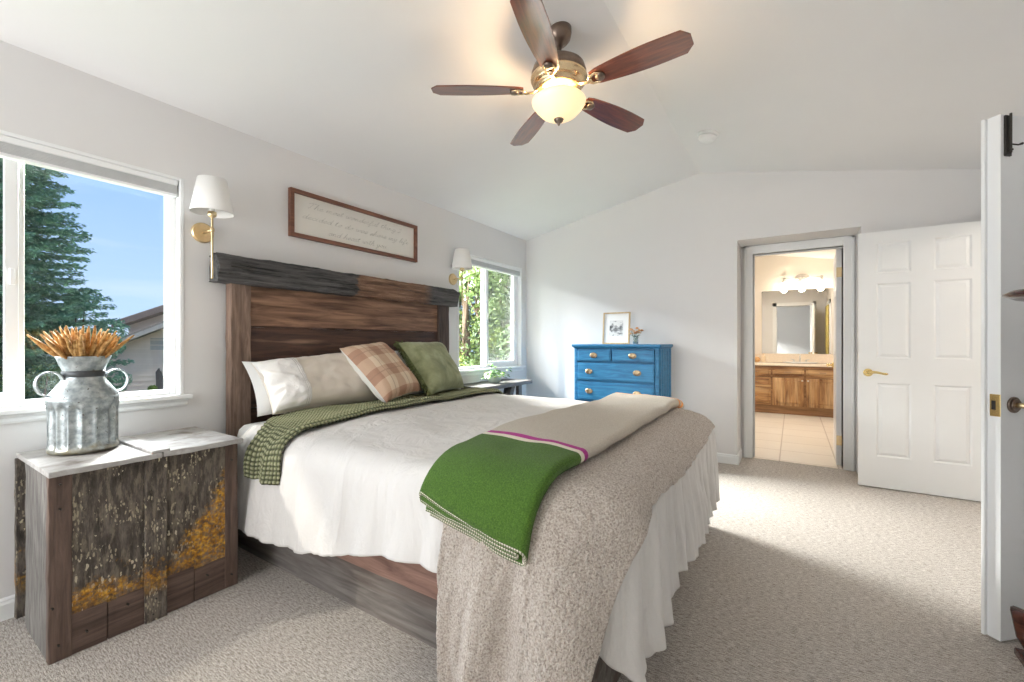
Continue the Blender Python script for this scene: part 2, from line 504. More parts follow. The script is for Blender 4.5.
def window(name, W, mull, slide_right, blind_label):
    y0, y1, z0, z1 = W
    root = thing(name, None, None, (0, (y0 + y1) / 2, z0), kind='structure')
    xg = -0.085
    f = MB()                                   # outer vinyl frame
    t = 0.03
    for (a, c_, d, e) in ((y0, y0 + t, z0, z1), (y1 - t, y1, z0, z1), (y0 + t, y1 - t, z0, z0 + 0.026), (y0 + t, y1 - t, z1 - t, z1)):
        f.box(-0.125, -0.05, a, c_, d, e)
    f.box(-0.122, -0.079, mull - 0.012, mull + 0.026, z0 + .026, z1 - t)
    f.build('window_frame', MAT['vinyl'], root, bevel=0.003)
    # sliding sash
    s = MB()
    a, c_ = (mull - 0.005, y1 - t) if slide_right else (y0 + t, mull + 0.005)
    st = 0.042
    z_a, z_b = z0 + 0.026, z1 - t
    for (p, q, r_, u) in ((a, a + st, z_a, z_b), (c_ - st, c_, z_a, z_b), (a + st, c_ - st, z_a, z_a + st), (a + st, c_ - st, z_b - st, z_b)):
        s.box(-0.078, -0.052, p, q, r_, u)
    sash = s.build('window_sash', MAT['vinyl'], root, bevel=0.003)
    k = MB()
    ly = a + 0.02 if slide_right else c_ - 0.02
    k.box(-0.052, -0.04, ly - 0.008, ly + 0.008, 1.40, 1.47)
    k.build('latch', MAT['vinyl'], sash, bevel=0.003)
    g = MB(); g.box(-0.068, -0.064, a + st, c_ - st, z_a + st, z_b - st); g.build('pane', MAT['glass'], sash)
    g = MB()
    if slide_right: g.box(-0.104, -0.100, y0 + t, mull, z0 + 0.026, z1 - t)
    else: g.box(-0.104, -0.100, mull + 0.02, y1 - t, z0 + 0.026, z1 - t)
    g.build('pane', MAT['glass'], root)
    if slide_right:
        g = MB(); g.add([(-0.130, a, z0 + .01), (-0.130, y1 - .01, z0 + .01), (-0.130, y1 - .01, z1 - .01), (-0.130, a, z1 - .01)], [(0, 1, 2, 3)]); g.build('insect_screen', MAT['screen'], root)
    # sill with apron, thin bright edge trim
    q = MB()
    q.prism([(-0.05, z0 - 0.024), (0.045, z0 - 0.024), (0.052, z0 - 0.016), (0.052, z0 - 0.006), (0.045, z0), (-0.05, z0)], y0 - 0.045, y1 + 0.045, 'y') if False else None
    pr = [(-0.05, z0 - 0.022), (0.036, z0 - 0.022), (0.042, z0 - 0.016), (0.042, z0 - 0.004), (0.038, z0 + 0.002), (-0.05, z0 + 0.002)]
    vs_ = [(p, y0 - 0.045, z) for p, z in pr] + [(p, y1 + 0.045, z) for p, z in pr]
    q.add(vs_, [tuple(range(6)), tuple(range(6, 12))] + [(i, (i + 1) % 6, (i + 1) % 6 + 6, i + 6) for i in range(6)])
    pr = [(0.0, z0 - 0.058), (0.012, z0 - 0.058), (0.017, z0 - 0.048), (0.017, z0 - 0.036), (0.026, z0 - 0.022), (0, z0 - 0.022)]
    vs_ = [(p, y0 - 0.03, z) for p, z in pr] + [(p, y1 + 0.03, z) for p, z in pr]
    q.add(vs_, [tuple(range(6)), tuple(range(6, 12))] + [(i, (i + 1) % 6, (i + 1) % 6 + 6, i + 6) for i in range(6)])
    q.build('window_sill', MAT['trim'], root)
    q = MB()
    q.box(-0.05, 0.004, y1 - .002, y1 + 0.018, z0, z1 + 0.016); q.box(-0.05, 0.004, y0 - 0.018, y0 + .002, z0, z1 + 0.016); q.box(-0.05, 0.004, y0, y1, z1 - .002, z1 + 0.016)
    q.build('window_trim', MAT['trim'], root, bevel=0.004)
    # folded cellular blind at the head
    bl = thing('window_blind', blind_label, 'blind', (-0.02, (y0 + y1) / 2, z1 - 0.08))
    h = MB(); h.box(-0.046, 0.0, y0 + 0.012, y1 - 0.008, z1 - 0.030, z1 - 0.003); h.build('headrail', MAT['vinyl'], bl, bevel=0.003)
    h = MB()
    zz = z1 - 0.030
    pr = [(-0.044, zz)]
    n = 7
    front = []
    for i in range(n):
        front.append((-0.006, zz - i * 0.0065)); front.append((-0.001, zz - i * 0.0065 - 0.00325))
    front.append((-0.006, zz - n * 0.0065))
    h.prism([(-0.042, zz - n * 0.0065), (-0.042, zz)] + front, y0 + 0.015, y1 - 0.011, 'y')
    h.build('pleats', MAT['blind'], bl)
    h = MB(); h.box(-0.045, -0.001, y0 + 0.014, y1 - 0.010, zz - n * 0.0065 - 0.014, zz - n * 0.0065); h.build('bottom_rail', MAT['vinyl'], bl, bevel=0.003)
    return root
window('window_1', W1, 0.412, False, 'raised pale grey blind folded at the top of the window above the milk can')
window('window_2', W2, 3.83, True, 'raised pale grey blind folded at the top of the window past the headboard')
b = MB()
for (p, q, r_, u) in ((hx0, hx0 + .04, hz0, hz1), (hx1 - .04, hx1, hz0, hz1), (hx0, hx1, hz0, hz0 + .04), (hx0, hx1, hz1 - .04, hz1), (.68, .72, hz0, hz1)):
    b.box(p, q, YB - 0.1, YB - 0.04, r_, u)
w3 = b.build('added_window', MAT['vinyl'], origin=(.7, YB, hz0)); struct(w3)  # unseen window frame, invented to let the rear fill lamp in

# ------------------------------------------------------------------ six panel doors
PANELS = [(0.115, 0.325, 1.69, 1.93), (0.455, 0.665, 1.69, 1.93), (0.115, 0.325, 1.02, 1.61), (0.455, 0.665, 1.02, 1.61), (0.115, 0.325, 0.245, 0.825), (0.455, 0.665, 0.245, 0.825)]
def door_leaf(name, hinge, ang, width=0.76, height=2.02, thick=0.04, mat=None):
    """local: x from hinge to free edge, y thickness, z up"""
    root = thing(name, None, None, (hinge[0], hinge[1], 0.0), kind='structure')
    MX = Matrix.Translation((hinge[0], hinge[1], 0.008)) @ Matrix.Rotation(ang, 4, 'Z')
    b = MB()
    k = width / 0.78
    ps = [(a * k, c_ * k, d, e) for a, c_, d, e in PANELS]
    ht = thick / 2
    fr_ = 0.009
    b.box(0, width, -ht + fr_, ht - fr_, 0, height, mat=MX)
    for s in (-1, 1):
        ya, yb = (ht - fr_, ht) if s > 0 else (-ht, -ht + fr_)
        xs = [0, ps[0][0], ps[0][1], ps[1][0], ps[1][1], width]
        for i in (0, 2, 4):
            b.box(xs[i], xs[i + 1], ya, yb, 0, height, mat=MX)
        for c0, c1 in ((xs[1], xs[2]), (xs[3], xs[4])):
            for za, zb in ((0, 0.245), (0.825, 1.02), (1.61, 1.69), (1.93, height)):
                b.box(c0, c1, ya, yb, za, zb, mat=MX)
        for (a, c_, d, e) in ps:      # raised field with sloping border, ogee at the edge
            y_in, y_out = (ht - fr_) * s, (ht - 0.0015) * s
            g, g2 = 0.012, 0.032
            b.add([(a, ht * s, d), (c_, ht * s, d), (c_, ht * s, e), (a, ht * s, e), (a + g, y_in, d + g), (c_ - g, y_in, d + g), (c_ - g, y_in, e - g), (a + g, y_in, e - g),
                   (a + g2, y_out, d + g2), (c_ - g2, y_out, d + g2), (c_ - g2, y_out, e - g2), (a + g2, y_out, e - g2)],
                  [(0, 1, 5, 4), (1, 2, 6, 5), (2, 3, 7, 6), (3, 0, 4, 7), (4, 5, 9, 8), (5, 6, 10, 9), (6, 7, 11, 10), (7, 4, 8, 11), (8, 9, 10, 11)], mat=MX)
    b.build('door_leaf', mat or MAT['door'], root)
    return root, MX
def lever(root, MX, x, z, side, direction, mat, thick=0.04, rose=None):
    b = MB()
    y = side * thick / 2
    b.cyl((x, y, z), (x, y + side * 0.008, z), 0.031, 24, mat=MX)
    b.cyl((x, y + side * 0.008, z), (x, y + side * 0.014, z), 0.024, 24, mat=MX)
    h = b.build('rosette', rose or mat, root, bevel=0.002, smooth=False)
    b = MB()
    b.cyl((x, y, z), (x, y + side * 0.052, z), 0.010, 16, mat=MX)
    pts = [(x, y + side * 0.05, z)] + [(x + direction * t_, y + side * (0.052 + 0.004 * math.sin(t_ * 30)), z + 0.006 * math.sin(t_ * 45)) for t_ in lin(0.004, 0.115, 10)]
    b.tube(pts, [0.012, 0.0125, 0.012, 0.011, 0.010, 0.0095, 0.009, 0.0085, 0.0085, 0.009, 0.006], 12, mat=MX)
    b.build('door_handle', mat, root, smooth=True)
def hinge(root, MX, x, y, z, mat, plate=True):
    b = MB()
    b.cyl((x, y, z - 0.045), (x, y, z + 0.045), 0.006, 12, mat=MX)
    if plate: b.box(x - 0.003, x + 0.0, y - 0.033, y, z - 0.043, z + 0.043, mat=MX)
    b.build('hinge', mat, root)

# door_1: six-panel entry leaf standing open against the far wall
d1, MX = door_leaf('door_1', (XR - 0.002, 4.47), PI)          # local x runs toward -x
# local +y -> world -y : side +1 faces the camera
lever(d1, MX, 0.70, 0.905, 1, -1, MAT['bright_brass'])
lever(d1, MX, 0.70, 0.905, -1, -1, MAT['bright_brass']) if False else None
# door_2: other entry leaf, seen almost edge-on at the right of the photograph
P_free = Vector((3.413, 2.425)); DD = Vector((0.72, 0.69)).normalized()
P_h = P_free + DD * 0.76
ang = math.atan2(-DD.y, -DD.x)
d2, MX2 = door_leaf('door_2', (P_h.x, P_h.y), ang)            # local x from hinge to free edge; local +y faces the camera side?
# find which local side faces the camera
nrm = (MX2.to_3x3() @ Vector((0, 1, 0)))
side = 1 if nrm.dot(CAMLOC - Vector((3.5, 2.5, 1.1))) > 0 else -1
lever(d2, MX2, 0.70, 0.905, side, -1, MAT['brass'], rose=MAT['bronze'])
b = MB()                                                    # astragal strip on the hidden side of the edge
b.box(0.745, 0.775, -side * 0.020, -side * 0.032, 0.0, 2.02, mat=MX2)
b.build('astragal', MAT['trim'], d2, bevel=0.003)
b = MB()                                                    # strike plate on the edge
b.box(0.760, 0.7625, -0.012, 0.020 * side, 0.86, 0.945, mat=MX2) if side > 0 else b.box(0.760, 0.7625, -0.021, 0.012, 0.86, 0.945, mat=MX2)
b.build('strike_plate', MAT['bright_brass'], d2, bevel=0.001)
b = MB()
b.box(0.7625, 0.7635, -0.006, 0.006, 0.885, 0.92, mat=MX2)
b.build('strike_hole', MAT['dark_metal'], d2)
b = MB()                                                    # surface bolt at the top of the leaf
ya, yb = (0.020, 0.026) if side > 0 else (-0.026, -0.020)
b.box(0.715, 0.745, ya, yb, 1.86, 2.015, mat=MX2)
yk = side * 0.032
b.cyl((0.73, side * 0.026, 1.88), (0.73, side * 0.038, 1.88), 0.004, 10, mat=MX2)
b.cyl((0.73, yk, 1.87), (0.73, yk, 2.02), 0.004, 10, mat=MX2)
b.tube([(0.73, side * 0.036, 1.90), (0.715, side * 0.045, 1.895), (0.70, side * 0.048, 1.90)], [0.003, 0.003, 0.005], 8, mat=MX2)
b.build('surface_bolt', MAT['dark_metal'], d2)
# door_3: bathroom leaf opened inwards, edge and hinges in view
d3, MX3 = door_leaf('door_3', (DX1 - 0.022, YD + 0.115), PI / 2 - R(2), width=0.70)
for z in (0.23, 1.80):
    b = MB()
    b.box(-0.003, 0.0, -0.016, 0.018, z - 0.045, z + 0.045, mat=MX3)
    b.cyl((-0.004, -0.022, z - 0.045), (-0.004, -0.022, z + 0.045), 0.006, 12, mat=MX3)
    b.box(-0.003, 0.0, -0.03, -0.02, z - 0.045, z + 0.045, mat=MX3)
    b.build('hinge', MAT['brass'], d3)
lever(d3, MX3, 0.64, 0.905, 1, -1, MAT['bright_brass'])
lever(d3, MX3, 0.64, 0.905, -1, -1, MAT['bright_brass'])

# ------------------------------------------------------------------ bathroom
MAT['bath_wall'] = plain('warm_cream_wall', (0.80, 0.75, 0.68), 0.85, var=0.012, sc=2)
b = MB()
b.box(1.38, 1.5, YD, YBATH + 0.12, 0, 3.0); b.box(1.5, 3.55, YBATH, YBATH + 0.12, 0, 3.0)
b.box(3.43, 3.55, YD + 0.12, YBATH, 0, 3.0)
struct(b.build('wall_bathroom_far', MAT['bath_wall'], origin=(2.5, YBATH, 0)))
b = MB()
bz = lambda x: 2.65 - 0.185 * (x - 2.52)
b.add([(1.38, YD, bz(1.38)), (3.55, YD, bz(3.55)), (3.55, YBATH + .1, bz(3.55)), (1.38, YBATH + .1, bz(1.38)), (1.38, YD, bz(1.38) + .1), (3.55, YD, bz(3.55) + .1), (3.55, YBATH + .1, bz(3.55) + .1), (1.38, YBATH + .1, bz(1.38) + .1)],
      [(0, 1, 2, 3), (4, 7, 6, 5), (0, 4, 5, 1), (1, 5, 6, 2), (2, 6, 7, 3), (3, 7, 4, 0)])
struct(b.build('ceiling_bathroom', MAT['ceiling'], origin=(2.5, 7, 2.5)))
m = M('large_beige_floor_tile', 0.3)
br = m.new('ShaderNodeTexBrick'); br.offset = 0.0; br.squash = 1.0
br.inputs['Scale'].default_value = 1.0; br.inputs['Mortar Size'].default_value = 0.006; br.inputs['Brick Width'].default_value = 0.46; br.inputs['Row Height'].default_value = 0.46
br.inputs['Color1'].default_value = (0.80, 0.74, 0.66, 1); br.inputs['Color2'].default_value = (0.77, 0.71, 0.63, 1); br.inputs['Mortar'].default_value = (0.50, 0.42, 0.36, 1)
m.l.new(m.mapped((1, 1, 1)), br.inputs['Vector'])
m.color(m.mix(m.grey(m.noise(m.mapped((1, 1, 1)), 4, 5), 0.35, 0.75), br.outputs[0], m.mix(0.15, br.outputs[0], (0.6, 0.5, 0.4))))
b = MB(); b.box(1.38, 3.55, YD, YBATH + .1, -0.15, 0.004)
struct(b.build('floor_bathroom', m.m, origin=(2.19, 8.2 - 0.46 * 7, 0)))
# vanity: rustic alder cabinet
MAT['alder'] = wood('knotty_alder', (0.14, 0.055, 0.02), (0.50, 0.28, 0.115), 'Z', 0.4, 0.6, 0.1, (0.36, 0.66), ((0.62, 0.42, 0.22), 0.5, 0.7))
MAT['alder_h'] = wood('knotty_alder_rail', (0.14, 0.055, 0.02), (0.50, 0.28, 0.115), 'X', 0.4, 0.6, 0.1, (0.36, 0.66), ((0.62, 0.42, 0.22), 0.5, 0.7))
YV = 8.2
van = thing('bathroom_vanity', 'knotty brown wood vanity cabinet under the bathroom mirror', 'cabinet', (2.5, 8.45, 0.004))
b = MB(); b.box(1.52, 3.42, YV, YBATH - 0.002, 0.004, 0.775); b.build('carcass', wood('dark_alder_frame', (.13, .055, .02), (.34, .19, .085), 'X', .45, .6, .1), van, bevel=0.003)
def cab_front(kind, x0, x1, z0, z1):
    b = MB()
    fw = 0.045 if kind == 'door' else 0.028
    t = 0.02
    y = YV - t
    b.box(x0, x0 + fw, y, YV, z0, z1); b.box(x1 - fw, x1, y, YV, z0, z1); b.box(x0 + fw, x1 - fw, y, YV, z0, z0 + fw); b.box(x0 + fw, x1 - fw, y, YV, z1 - fw, z1)
    g = 0.014
    a, c_, d, e = x0 + fw, x1 - fw, z0 + fw, z1 - fw
    b.add([(a, y + 0.012, d), (c_, y + .012, d), (c_, y + .012, e), (a, y + .012, e), (a + g, y + .004, d + g), (c_ - g, y + .004, d + g), (c_ - g, y + .004, e - g), (a + g, y + .004, e - g)],
          [(0, 1, 5, 4), (1, 2, 6, 5), (2, 3, 7, 6), (3, 0, 4, 7), (4, 5, 6, 7)])
    o = b.build(kind, MAT['alder'] if kind == 'door' else MAT['alder_h'], van, bevel=0.002)
    return o
def pull(parent, x, y, z, mat, vert=False):
    b = MB()
    b.tube([(x - 0.04, y, z), (x - 0.036, y - 0.018, z), (x - 0.02, y - 0.024, z), (x + 0.02, y - 0.024, z), (x + 0.036, y - 0.018, z), (x + 0.04, y, z)], 0.004, 8)
    b.build('handle', mat, parent, smooth=True)
def knob(parent, x, y, z, mat, r=0.014):
    b = MB(); b.lathe([(0.005, 0), (0.005, 0.01), (r, 0.014), (r, 0.02), (r * .5, 0.026)], n=14, mat=Matrix.Translation((x, y, z)) @ Matrix.Rotation(PI / 2, 4, 'X')); b.build('knob', mat, parent, smooth=True)
cols = [(1.56, 1.98), (2.0, 2.46), (2.485, 2.91), (2.935, 3.36)]
for i, (a, c_) in enumerate(cols):
    if i < 2:
        for z0, z1 in ((0.60, 0.755), (0.43, 0.585), (0.14, 0.415)):
            o = cab_front('drawer', a, c_, z0, z1); pull(o, (a + c_) / 2, YV - 0.02, (z0 + z1) / 2, MAT['bronze'])
    else:
        o = cab_front('drawer', a, c_, 0.60, 0.755); pull(o, (a + c_) / 2, YV - 0.02, 0.68, MAT['bronze'])
        o = cab_front('door', a, c_, 0.14, 0.585); knob(o, c_ - 0.025 if i == 2 else a + 0.025, YV - 0.02, 0.55, MAT['nickel'])
MAT['counter'] = plain('cream_speckled_counter', (0.82, 0.72, 0.60), 0.25, var=0.08, sc=90)
ct = thing('vanity_countertop', 'cream countertop with backsplash and basin on the bathroom vanity', 'countertop', (2.5, 8.45, 0.775))
b = MB(); b.box(1.51, 3.42, YV - 0.03, YBATH - 0.002, 0.775, 0.815); b.build('worktop', MAT['counter'], ct, bevel=0.008)
b = MB(); b.box(1.51, 3.42, YBATH - 0.025, YBATH - 0.002, 0.815, 0.955); b.build('backsplash', MAT['counter'], ct, bevel=0.003)
b = MB(); b.lathe([(0.14, 0.002), (0.21, 0.010), (0.225, 0.016), (0.215, 0.018), (0.19, 0.004), (0.05, -0.001)], (2.86, 8.44, 0.815), 32, mat=Matrix.Translation((2.86, 8.44, 0)) @ Matrix.Diagonal((1.1, 0.75, 1, 1)) @ Matrix.Translation((-2.86, -8.44, 0))); b.build('basin', plain('white_porcelain', (0.88, 0.87, 0.84), 0.15, var=.01), ct, smooth=True)
fa = thing('bathroom_faucet', 'chrome faucet with two handles behind the bathroom basin', 'faucet', (2.86, 8.62, 0.816))
b = MB(); b.box(2.76, 2.96, 8.60, 8.64, 0.816, 0.828); b.cyl((2.86, 8.62, .82), (2.86, 8.62, .90), .012); b.tube([(2.86, 8.62, .90), (2.86, 8.60, .935), (2.86, 8.56, .945), (2.86, 8.52, .92)], .010, 10); b.build('spout', MAT['nickel'], fa, smooth=True)
for s in (-1, 1):
    b = MB(); b.cyl((2.86 + s * .085, 8.62, .828), (2.86 + s * .085, 8.62, .862), .013); b.tube([(2.86 + s * .085, 8.62, .862), (2.86 + s * .13, 8.61, .875)], .006, 8); b.build('faucet_handle', MAT['nickel'], fa, smooth=True)
tag(MB().lathe([(0.03, 0), (0.034, .01), (.034, .085), (.028, .10), (.012, .105), (.012, .13), (.02, .135), (.02, .14), (.004, .145)], (2.34, 8.56, 0.816), 20).build('soap_dispenser', plain('amber_plastic', (.75, .60, .42), .3), smooth=True), 'small pale bottle standing left of the bathroom basin', 'bottle')
tag(MB().lathe([(0.035, 0), (0.055, .02), (.06, .05), (.045, .075), (.02, .085)], (2.235, 8.60, 0.816), 20).build('sea_sponge', plain('orange_sponge', (.62, .36, .16), .9, var=.3, sc=40, bump=1), smooth=True), 'round orange brown sponge at the left end of the bathroom counter', 'sponge')
m = M('mirror_silver', 0.01, 1.0, (0.9, 0.91, 0.9))
tag(MB().box(2.305, 3.425, YBATH - 0.010, YBATH - 0.001, 0.962, 2.04).build('bathroom_mirror', m.m), 'large frameless wall mirror above the bathroom counter', 'mirror')
vl = thing('vanity_light', 'nickel bar light with three glowing glass shades above the mirror', 'wall light', (2.89, YBATH - 0.002, 2.2))
b = MB(); b.lathe([(0.085, 0), (0.082, .012), (.05, .03), (.012, .04)], n=28, mat=Matrix.Translation((2.89, YBATH - 0.002, 2.235)) @ Matrix.Rotation(PI / 2, 4, 'X') @ Matrix.Diagonal((1.25, 0.8, 1, 1))); b.build('backplate', MAT['nickel'], vl, smooth=True)
b = MB(); b.cyl((2.60, YBATH - .055, 2.235), (3.18, YBATH - .055, 2.235), .006); b.cyl((2.89, YBATH - .055, 2.235), (2.89, YBATH - .02, 2.235), .008); b.build('bar', MAT['nickel'], vl, smooth=True)
m = M('glowing_frosted_glass', 0.4); m.b.inputs['Emission Color'].default_value = (1, 0.93, 0.82, 1); m.b.inputs['Emission Strength'].default_value = 3
MAT['bath_bulb'] = m.m
for x in (2.63, 2.89, 3.15):
    b = MB(); b.cyl((x, YBATH - .055, 2.25), (x, YBATH - .055, 2.17), .012); b.lathe([(.016, .0), (.026, -.01), (.026, -.02)], (x, YBATH - .055, 2.19), 16); so = b.build('socket', MAT['nickel'], vl, smooth=True)
    b = MB(); b.lathe([(.02, 0), (.042, -.03), (.055, -.075), (.058, -.11), (.052, -.112), (.03, -.06), (.005, -.02)], (x, YBATH - .055, 2.17), 24); b.build('glass_shade', MAT['bath_bulb'], so, smooth=True)
    light('vanity_bulb', 'POINT', (x, YBATH - .16, 2.06), 2.2, (1, 0.86, 0.66), shadow_soft_size=.05)
light('bathroom_fill', 'AREA', (2.6, 6.7, 2.45), 22, (1, 0.93, 0.84), (2.6, 6.7, 0), shape='DISK', size=0.5)  # area lamp added to brighten the bathroom, without a ceiling fixture
# curtained opening on the bathroom's right wall (seen in the mirror)
b = MB(); b.box(3.405, 3.43, 5.25, 5.33, .004, 2.06); b.box(3.405, 3.43, 6.15, 6.23, .004, 2.06); b.box(3.405, 3.43, 5.25, 6.23, 1.98, 2.06); struct(b.build('trim_4', MAT['trim']))
b = MB(); b.grid(lambda u, v: (3.40 + .014 * math.sin(u * 55), u, v), lin(5.34, 6.14, 60), lin(.05, 1.96, 8)); tag(b.build('shower_curtain', plain('mustard_cloth', (.62, .50, .16), .8), solid=.003, smooth=True), 'mustard yellow curtain reflected at the right of the bathroom mirror', 'curtain')

# ------------------------------------------------------------------ pedestal stand at the right edge
MAT['mahogany'] = wood('dark_polished_mahogany', (0.025, 0.008, 0.006), (0.11, 0.035, 0.02), 'X', 0.18, 1, 0.03)
ps = thing('pedestal_stand', 'dark polished wooden pedestal stand cut off by the right edge', 'stand', (3.62, 2.10, 0))
b = MB(); b.box(3.445, 3.80, 1.86, 2.36, 0, 0.028); b.build('base_plate', MAT['mahogany'], ps, bevel=.006)
for (sx_, sy_) in ((-1, 1), (1, 1), (-1, -1), (1, -1)):
    b = MB(); b.tube([(3.62 + sx_ * .045, 2.10 + sy_ * .04, .30), (3.62 + sx_ * .08, 2.10 + sy_ * .10, .22), (3.62 + sx_ * .13, 2.10 + sy_ * .16, .17), (3.62 + sx_ * .17, 2.10 + sy_ * .215, .17), (3.62 + sx_ * .165, 2.10 + sy_ * .20, .10), (3.62 + sx_ * .13, 2.10 + sy_ * .17, .035)], [.02, .024, .026, .03, .022, .026], 12)
    b.build('foot', MAT['mahogany'], ps, smooth=True)
b = MB(); b.lathe([(.07, .25), (.08, .28), (.05, .32), (.035, .40), (.055, .50), (.06, .60), (.035, .70), (.03, .95), (.045, 1.05), (.04, 1.15), (.09, 1.24)], (3.62, 2.10, 0), 28); b.build('column', MAT['mahogany'], ps, smooth=True)
b = MB(); b.lathe([(.05, 1.275), (.16, 1.28), (.24, 1.298), (.268, 1.313), (.25, 1.325), (.10, 1.345), (.02, 1.35)], (3.62, 2.10, 0), 44); b.build('top', MAT['mahogany'], ps, smooth=True)
b = MB(); b.lathe([(.05, 1.212), (.14, 1.22), (.215, 1.232), (.21, 1.242), (.05, 1.25)], (3.62, 2.10, 0), 40); b.build('shelf', MAT['mahogany'], ps, smooth=True)

# ------------------------------------------------------------------ nightstand of weathered boards
def mossy(name, seed):
    m = M(name, 0.85)
    ob = m.new('ShaderNodeMapping'); ob.inputs['Location'].default_value = (seed, seed * 2, 0); m.l.new(m.tc.outputs['Object'], ob.inputs[0])
    vec = ob.outputs[0]
    st = m.new('ShaderNodeMapping'); st.inputs['Scale'].default_value = (14, 14, 3.5); m.l.new(vec, st.inputs[0])
    base = m.ramp(m.noise(st.outputs[0], 2.5, 8, .65), [(.3, (.025, .02, .016)), (.5, (.085, .07, .058)), (.62, (.17, .14, .115)), (.75, (.27, .235, .19))])
    # peeled paint flecks, elongated upright
    def flecks(sc3, thr, dens, dsc, c0, base):
        vo = m.new('ShaderNodeTexVoronoi'); vo.feature = 'F1'; vo.inputs['Scale'].default_value = 1.0
        s2 = m.new('ShaderNodeMapping'); s2.inputs['Scale'].default_value = sc3; m.l.new(vec, s2.inputs[0])
        nn = m.new('ShaderNodeMixRGB'); nn.blend_type = 'ADD'; nn.inputs[0].default_value = 1.0
        nt = m.new('ShaderNodeTexNoise'); nt.inputs['Scale'].default_value = 45; nt.inputs['Detail'].default_value = 5; m.l.new(vec, nt.inputs['Vector']); m.l.new(s2.outputs[0], nn.inputs[1]); m.l.new(nt.outputs['Color'], nn.inputs[2])
        m.l.new(nn.outputs[0], vo.inputs['Vector'])
        fl = m.math('LESS_THAN', vo.outputs['Distance'], thr)
        pick = m.math('GREATER_THAN', m.noise(vec, dsc, 4), dens)
        return m.mix(m.math('MULTIPLY', fl, pick), base, c0)
    base = m.mix(m.grey(m.noise(st.outputs[0], 4, 6, .7), .50, .62), base, (.20, .165, .125))
    base = flecks((120, 120, 40), .34, .53, 9, (.36, .31, .22), base)
    base = flecks((60, 60, 24), .25, .54, 7, (.55, .49, .36), base)
    base = flecks((38, 38, 16), .19, .56, 5, (.60, .54, .36), base)
    # orange ochre growth low on the boards
    sp = m.sep('Object')
    line = m.math('MULTIPLY_ADD', m.math('MAXIMUM', m.math('SUBTRACT', sp[1], .05), 0.0), 1.55, .265)
    o2 = m.math('MULTIPLY_ADD', m.math('SUBTRACT', line, sp[2]), 2.4, m.math('MULTIPLY_ADD', m.noise(vec, 6, 9, .75), 1.5, -.75))
    low = m.grey(m.math('ADD', sp[2], m.math('MULTIPLY', m.noise(vec, 9, 5), .12)), .17, .24)
    of = m.math('MULTIPLY', m.grey(o2, -.04, .16), low)
    gr = m.grey(m.noise(vec, 75, 4, .7), .40, .58)
    oc = m.ramp(m.noise(vec, 45, 5, .7), [(.35, (.16, .065, .01)), (.5, (.50, .22, .015)), (.66, (.82, .46, .05))])
    m.color(m.mix(m.math('MULTIPLY', of, m.math('MULTIPLY_ADD', gr, .75, .2)), base, oc))
    m.bump(m.noise(st.outputs[0], 8, 8, .7), .9, .01)
    return m.m
MAT['moss'] = mossy('lichen_stained_board', 0.0)
MAT['moss2'] = mossy('lichen_stained_batten', 3.3)
MAT['brown_board'] = wood('dark_brown_weathered_board', (.055, .035, .028), (.17, .11, .085), 'Z', .75, 1, .5)
MAT['brown_rail'] = wood('dark_brown_weathered_rail', (.055, .035, .028), (.17, .11, .085), 'Y', .75, 1, .5)
MAT['grey_board'] = wood('silver_grey_weathered_board', (.07, .065, .06), (.27, .255, .24), 'Z', .85, 1.6, .8)
m = M('grey_whitewashed_tabletop', .75)
v = m.mapped((7, 3.0, 7)); n1 = m.noise(v, 3, 9, .7, .6)
c0 = m.ramp(n1, [(.25, (.24, .22, .20)), (.45, (.37, .355, .345)), (.65, (.49, .48, .47))])
c0 = m.mix(m.grey(m.noise(m.mapped((1, 1, 1)), 7, 6), .55, .68), c0, (.20, .17, .15))
m.color(c0); m.bump(n1, .6, .006)
MAT['ns_top'] = m.m
NX, NY0, NY1 = 0.53, 0.40, 1.03
NZ = 0.675
ns = thing('nightstand', 'weathered plank cabinet with orange lichen stains beside the bed', 'nightstand', (.29, .715, 0))
def rough_box(x0, x1, y0, y1, z0, z1, n=10, amp=.004, axis='y', seed=0):
    """board with gently uneven long edges"""
    b = MB()
    L = {'x': (x0, x1), 'y': (y0, y1), 'z': (z0, z1)}[axis]
    vs_, fs_ = [], []
    for i, t_ in enumerate(lin(L[0], L[1], n)):
        for k, (p, q) in enumerate(((0, 0), (1, 0), (1, 1), (0, 1))):
            j = lambda s: amp * nz3(t_ * 14 + seed, k * 3.1 + s, seed * 1.7)
            if axis == 'y': pt = ((x1 if p else x0) + j(1), t_, (z1 if q else z0) + j(2))
            elif axis == 'z': pt = ((x1 if p else x0) + j(1), (y1 if q else y0) + j(2), t_)
            else: pt = (t_, (y1 if p else y0) + j(1), (z1 if q else z0) + j(2))
            vs_.append(pt)
    for i in range(n - 1):
        for k in range(4):
            fs_.append((i * 4 + k, i * 4 + (k + 1) % 4, (i + 1) * 4 + (k + 1) % 4, (i + 1) * 4 + k))
    fs_ += [(0, 1, 2, 3), tuple((n - 1) * 4 + k for k in range(4))]
    return b.add(vs_, fs_)
rough_box(NX - .03, NX, NY0, NY0 + .062, 0, NZ, 14, .003, 'z', 1).build('post', MAT['brown_board'], ns, bevel=.003)
rough_box(NX - .03, NX, NY1 - .055, NY1, 0, NZ, 14, .003, 'z', 2).build('post', MAT['brown_board'], ns, bevel=.003)
rough_box(.06, .09, NY0 - .012, NY0 + .05, 0.02, NZ, 14, .004, 'z', 3).build('post', MAT['moss2'], ns, bevel=.003)
rough_box(.04, .07, NY1 - .05, NY1, 0, NZ, 8, .003, 'z', 3).build('post', MAT['brown_board'], ns, bevel=.003)
rough_box(NX - .022, NX - .004, NY0 + .06, .672, .145, NZ, 12, .002, 'z', 4).build('front_panel', MAT['moss'], ns)
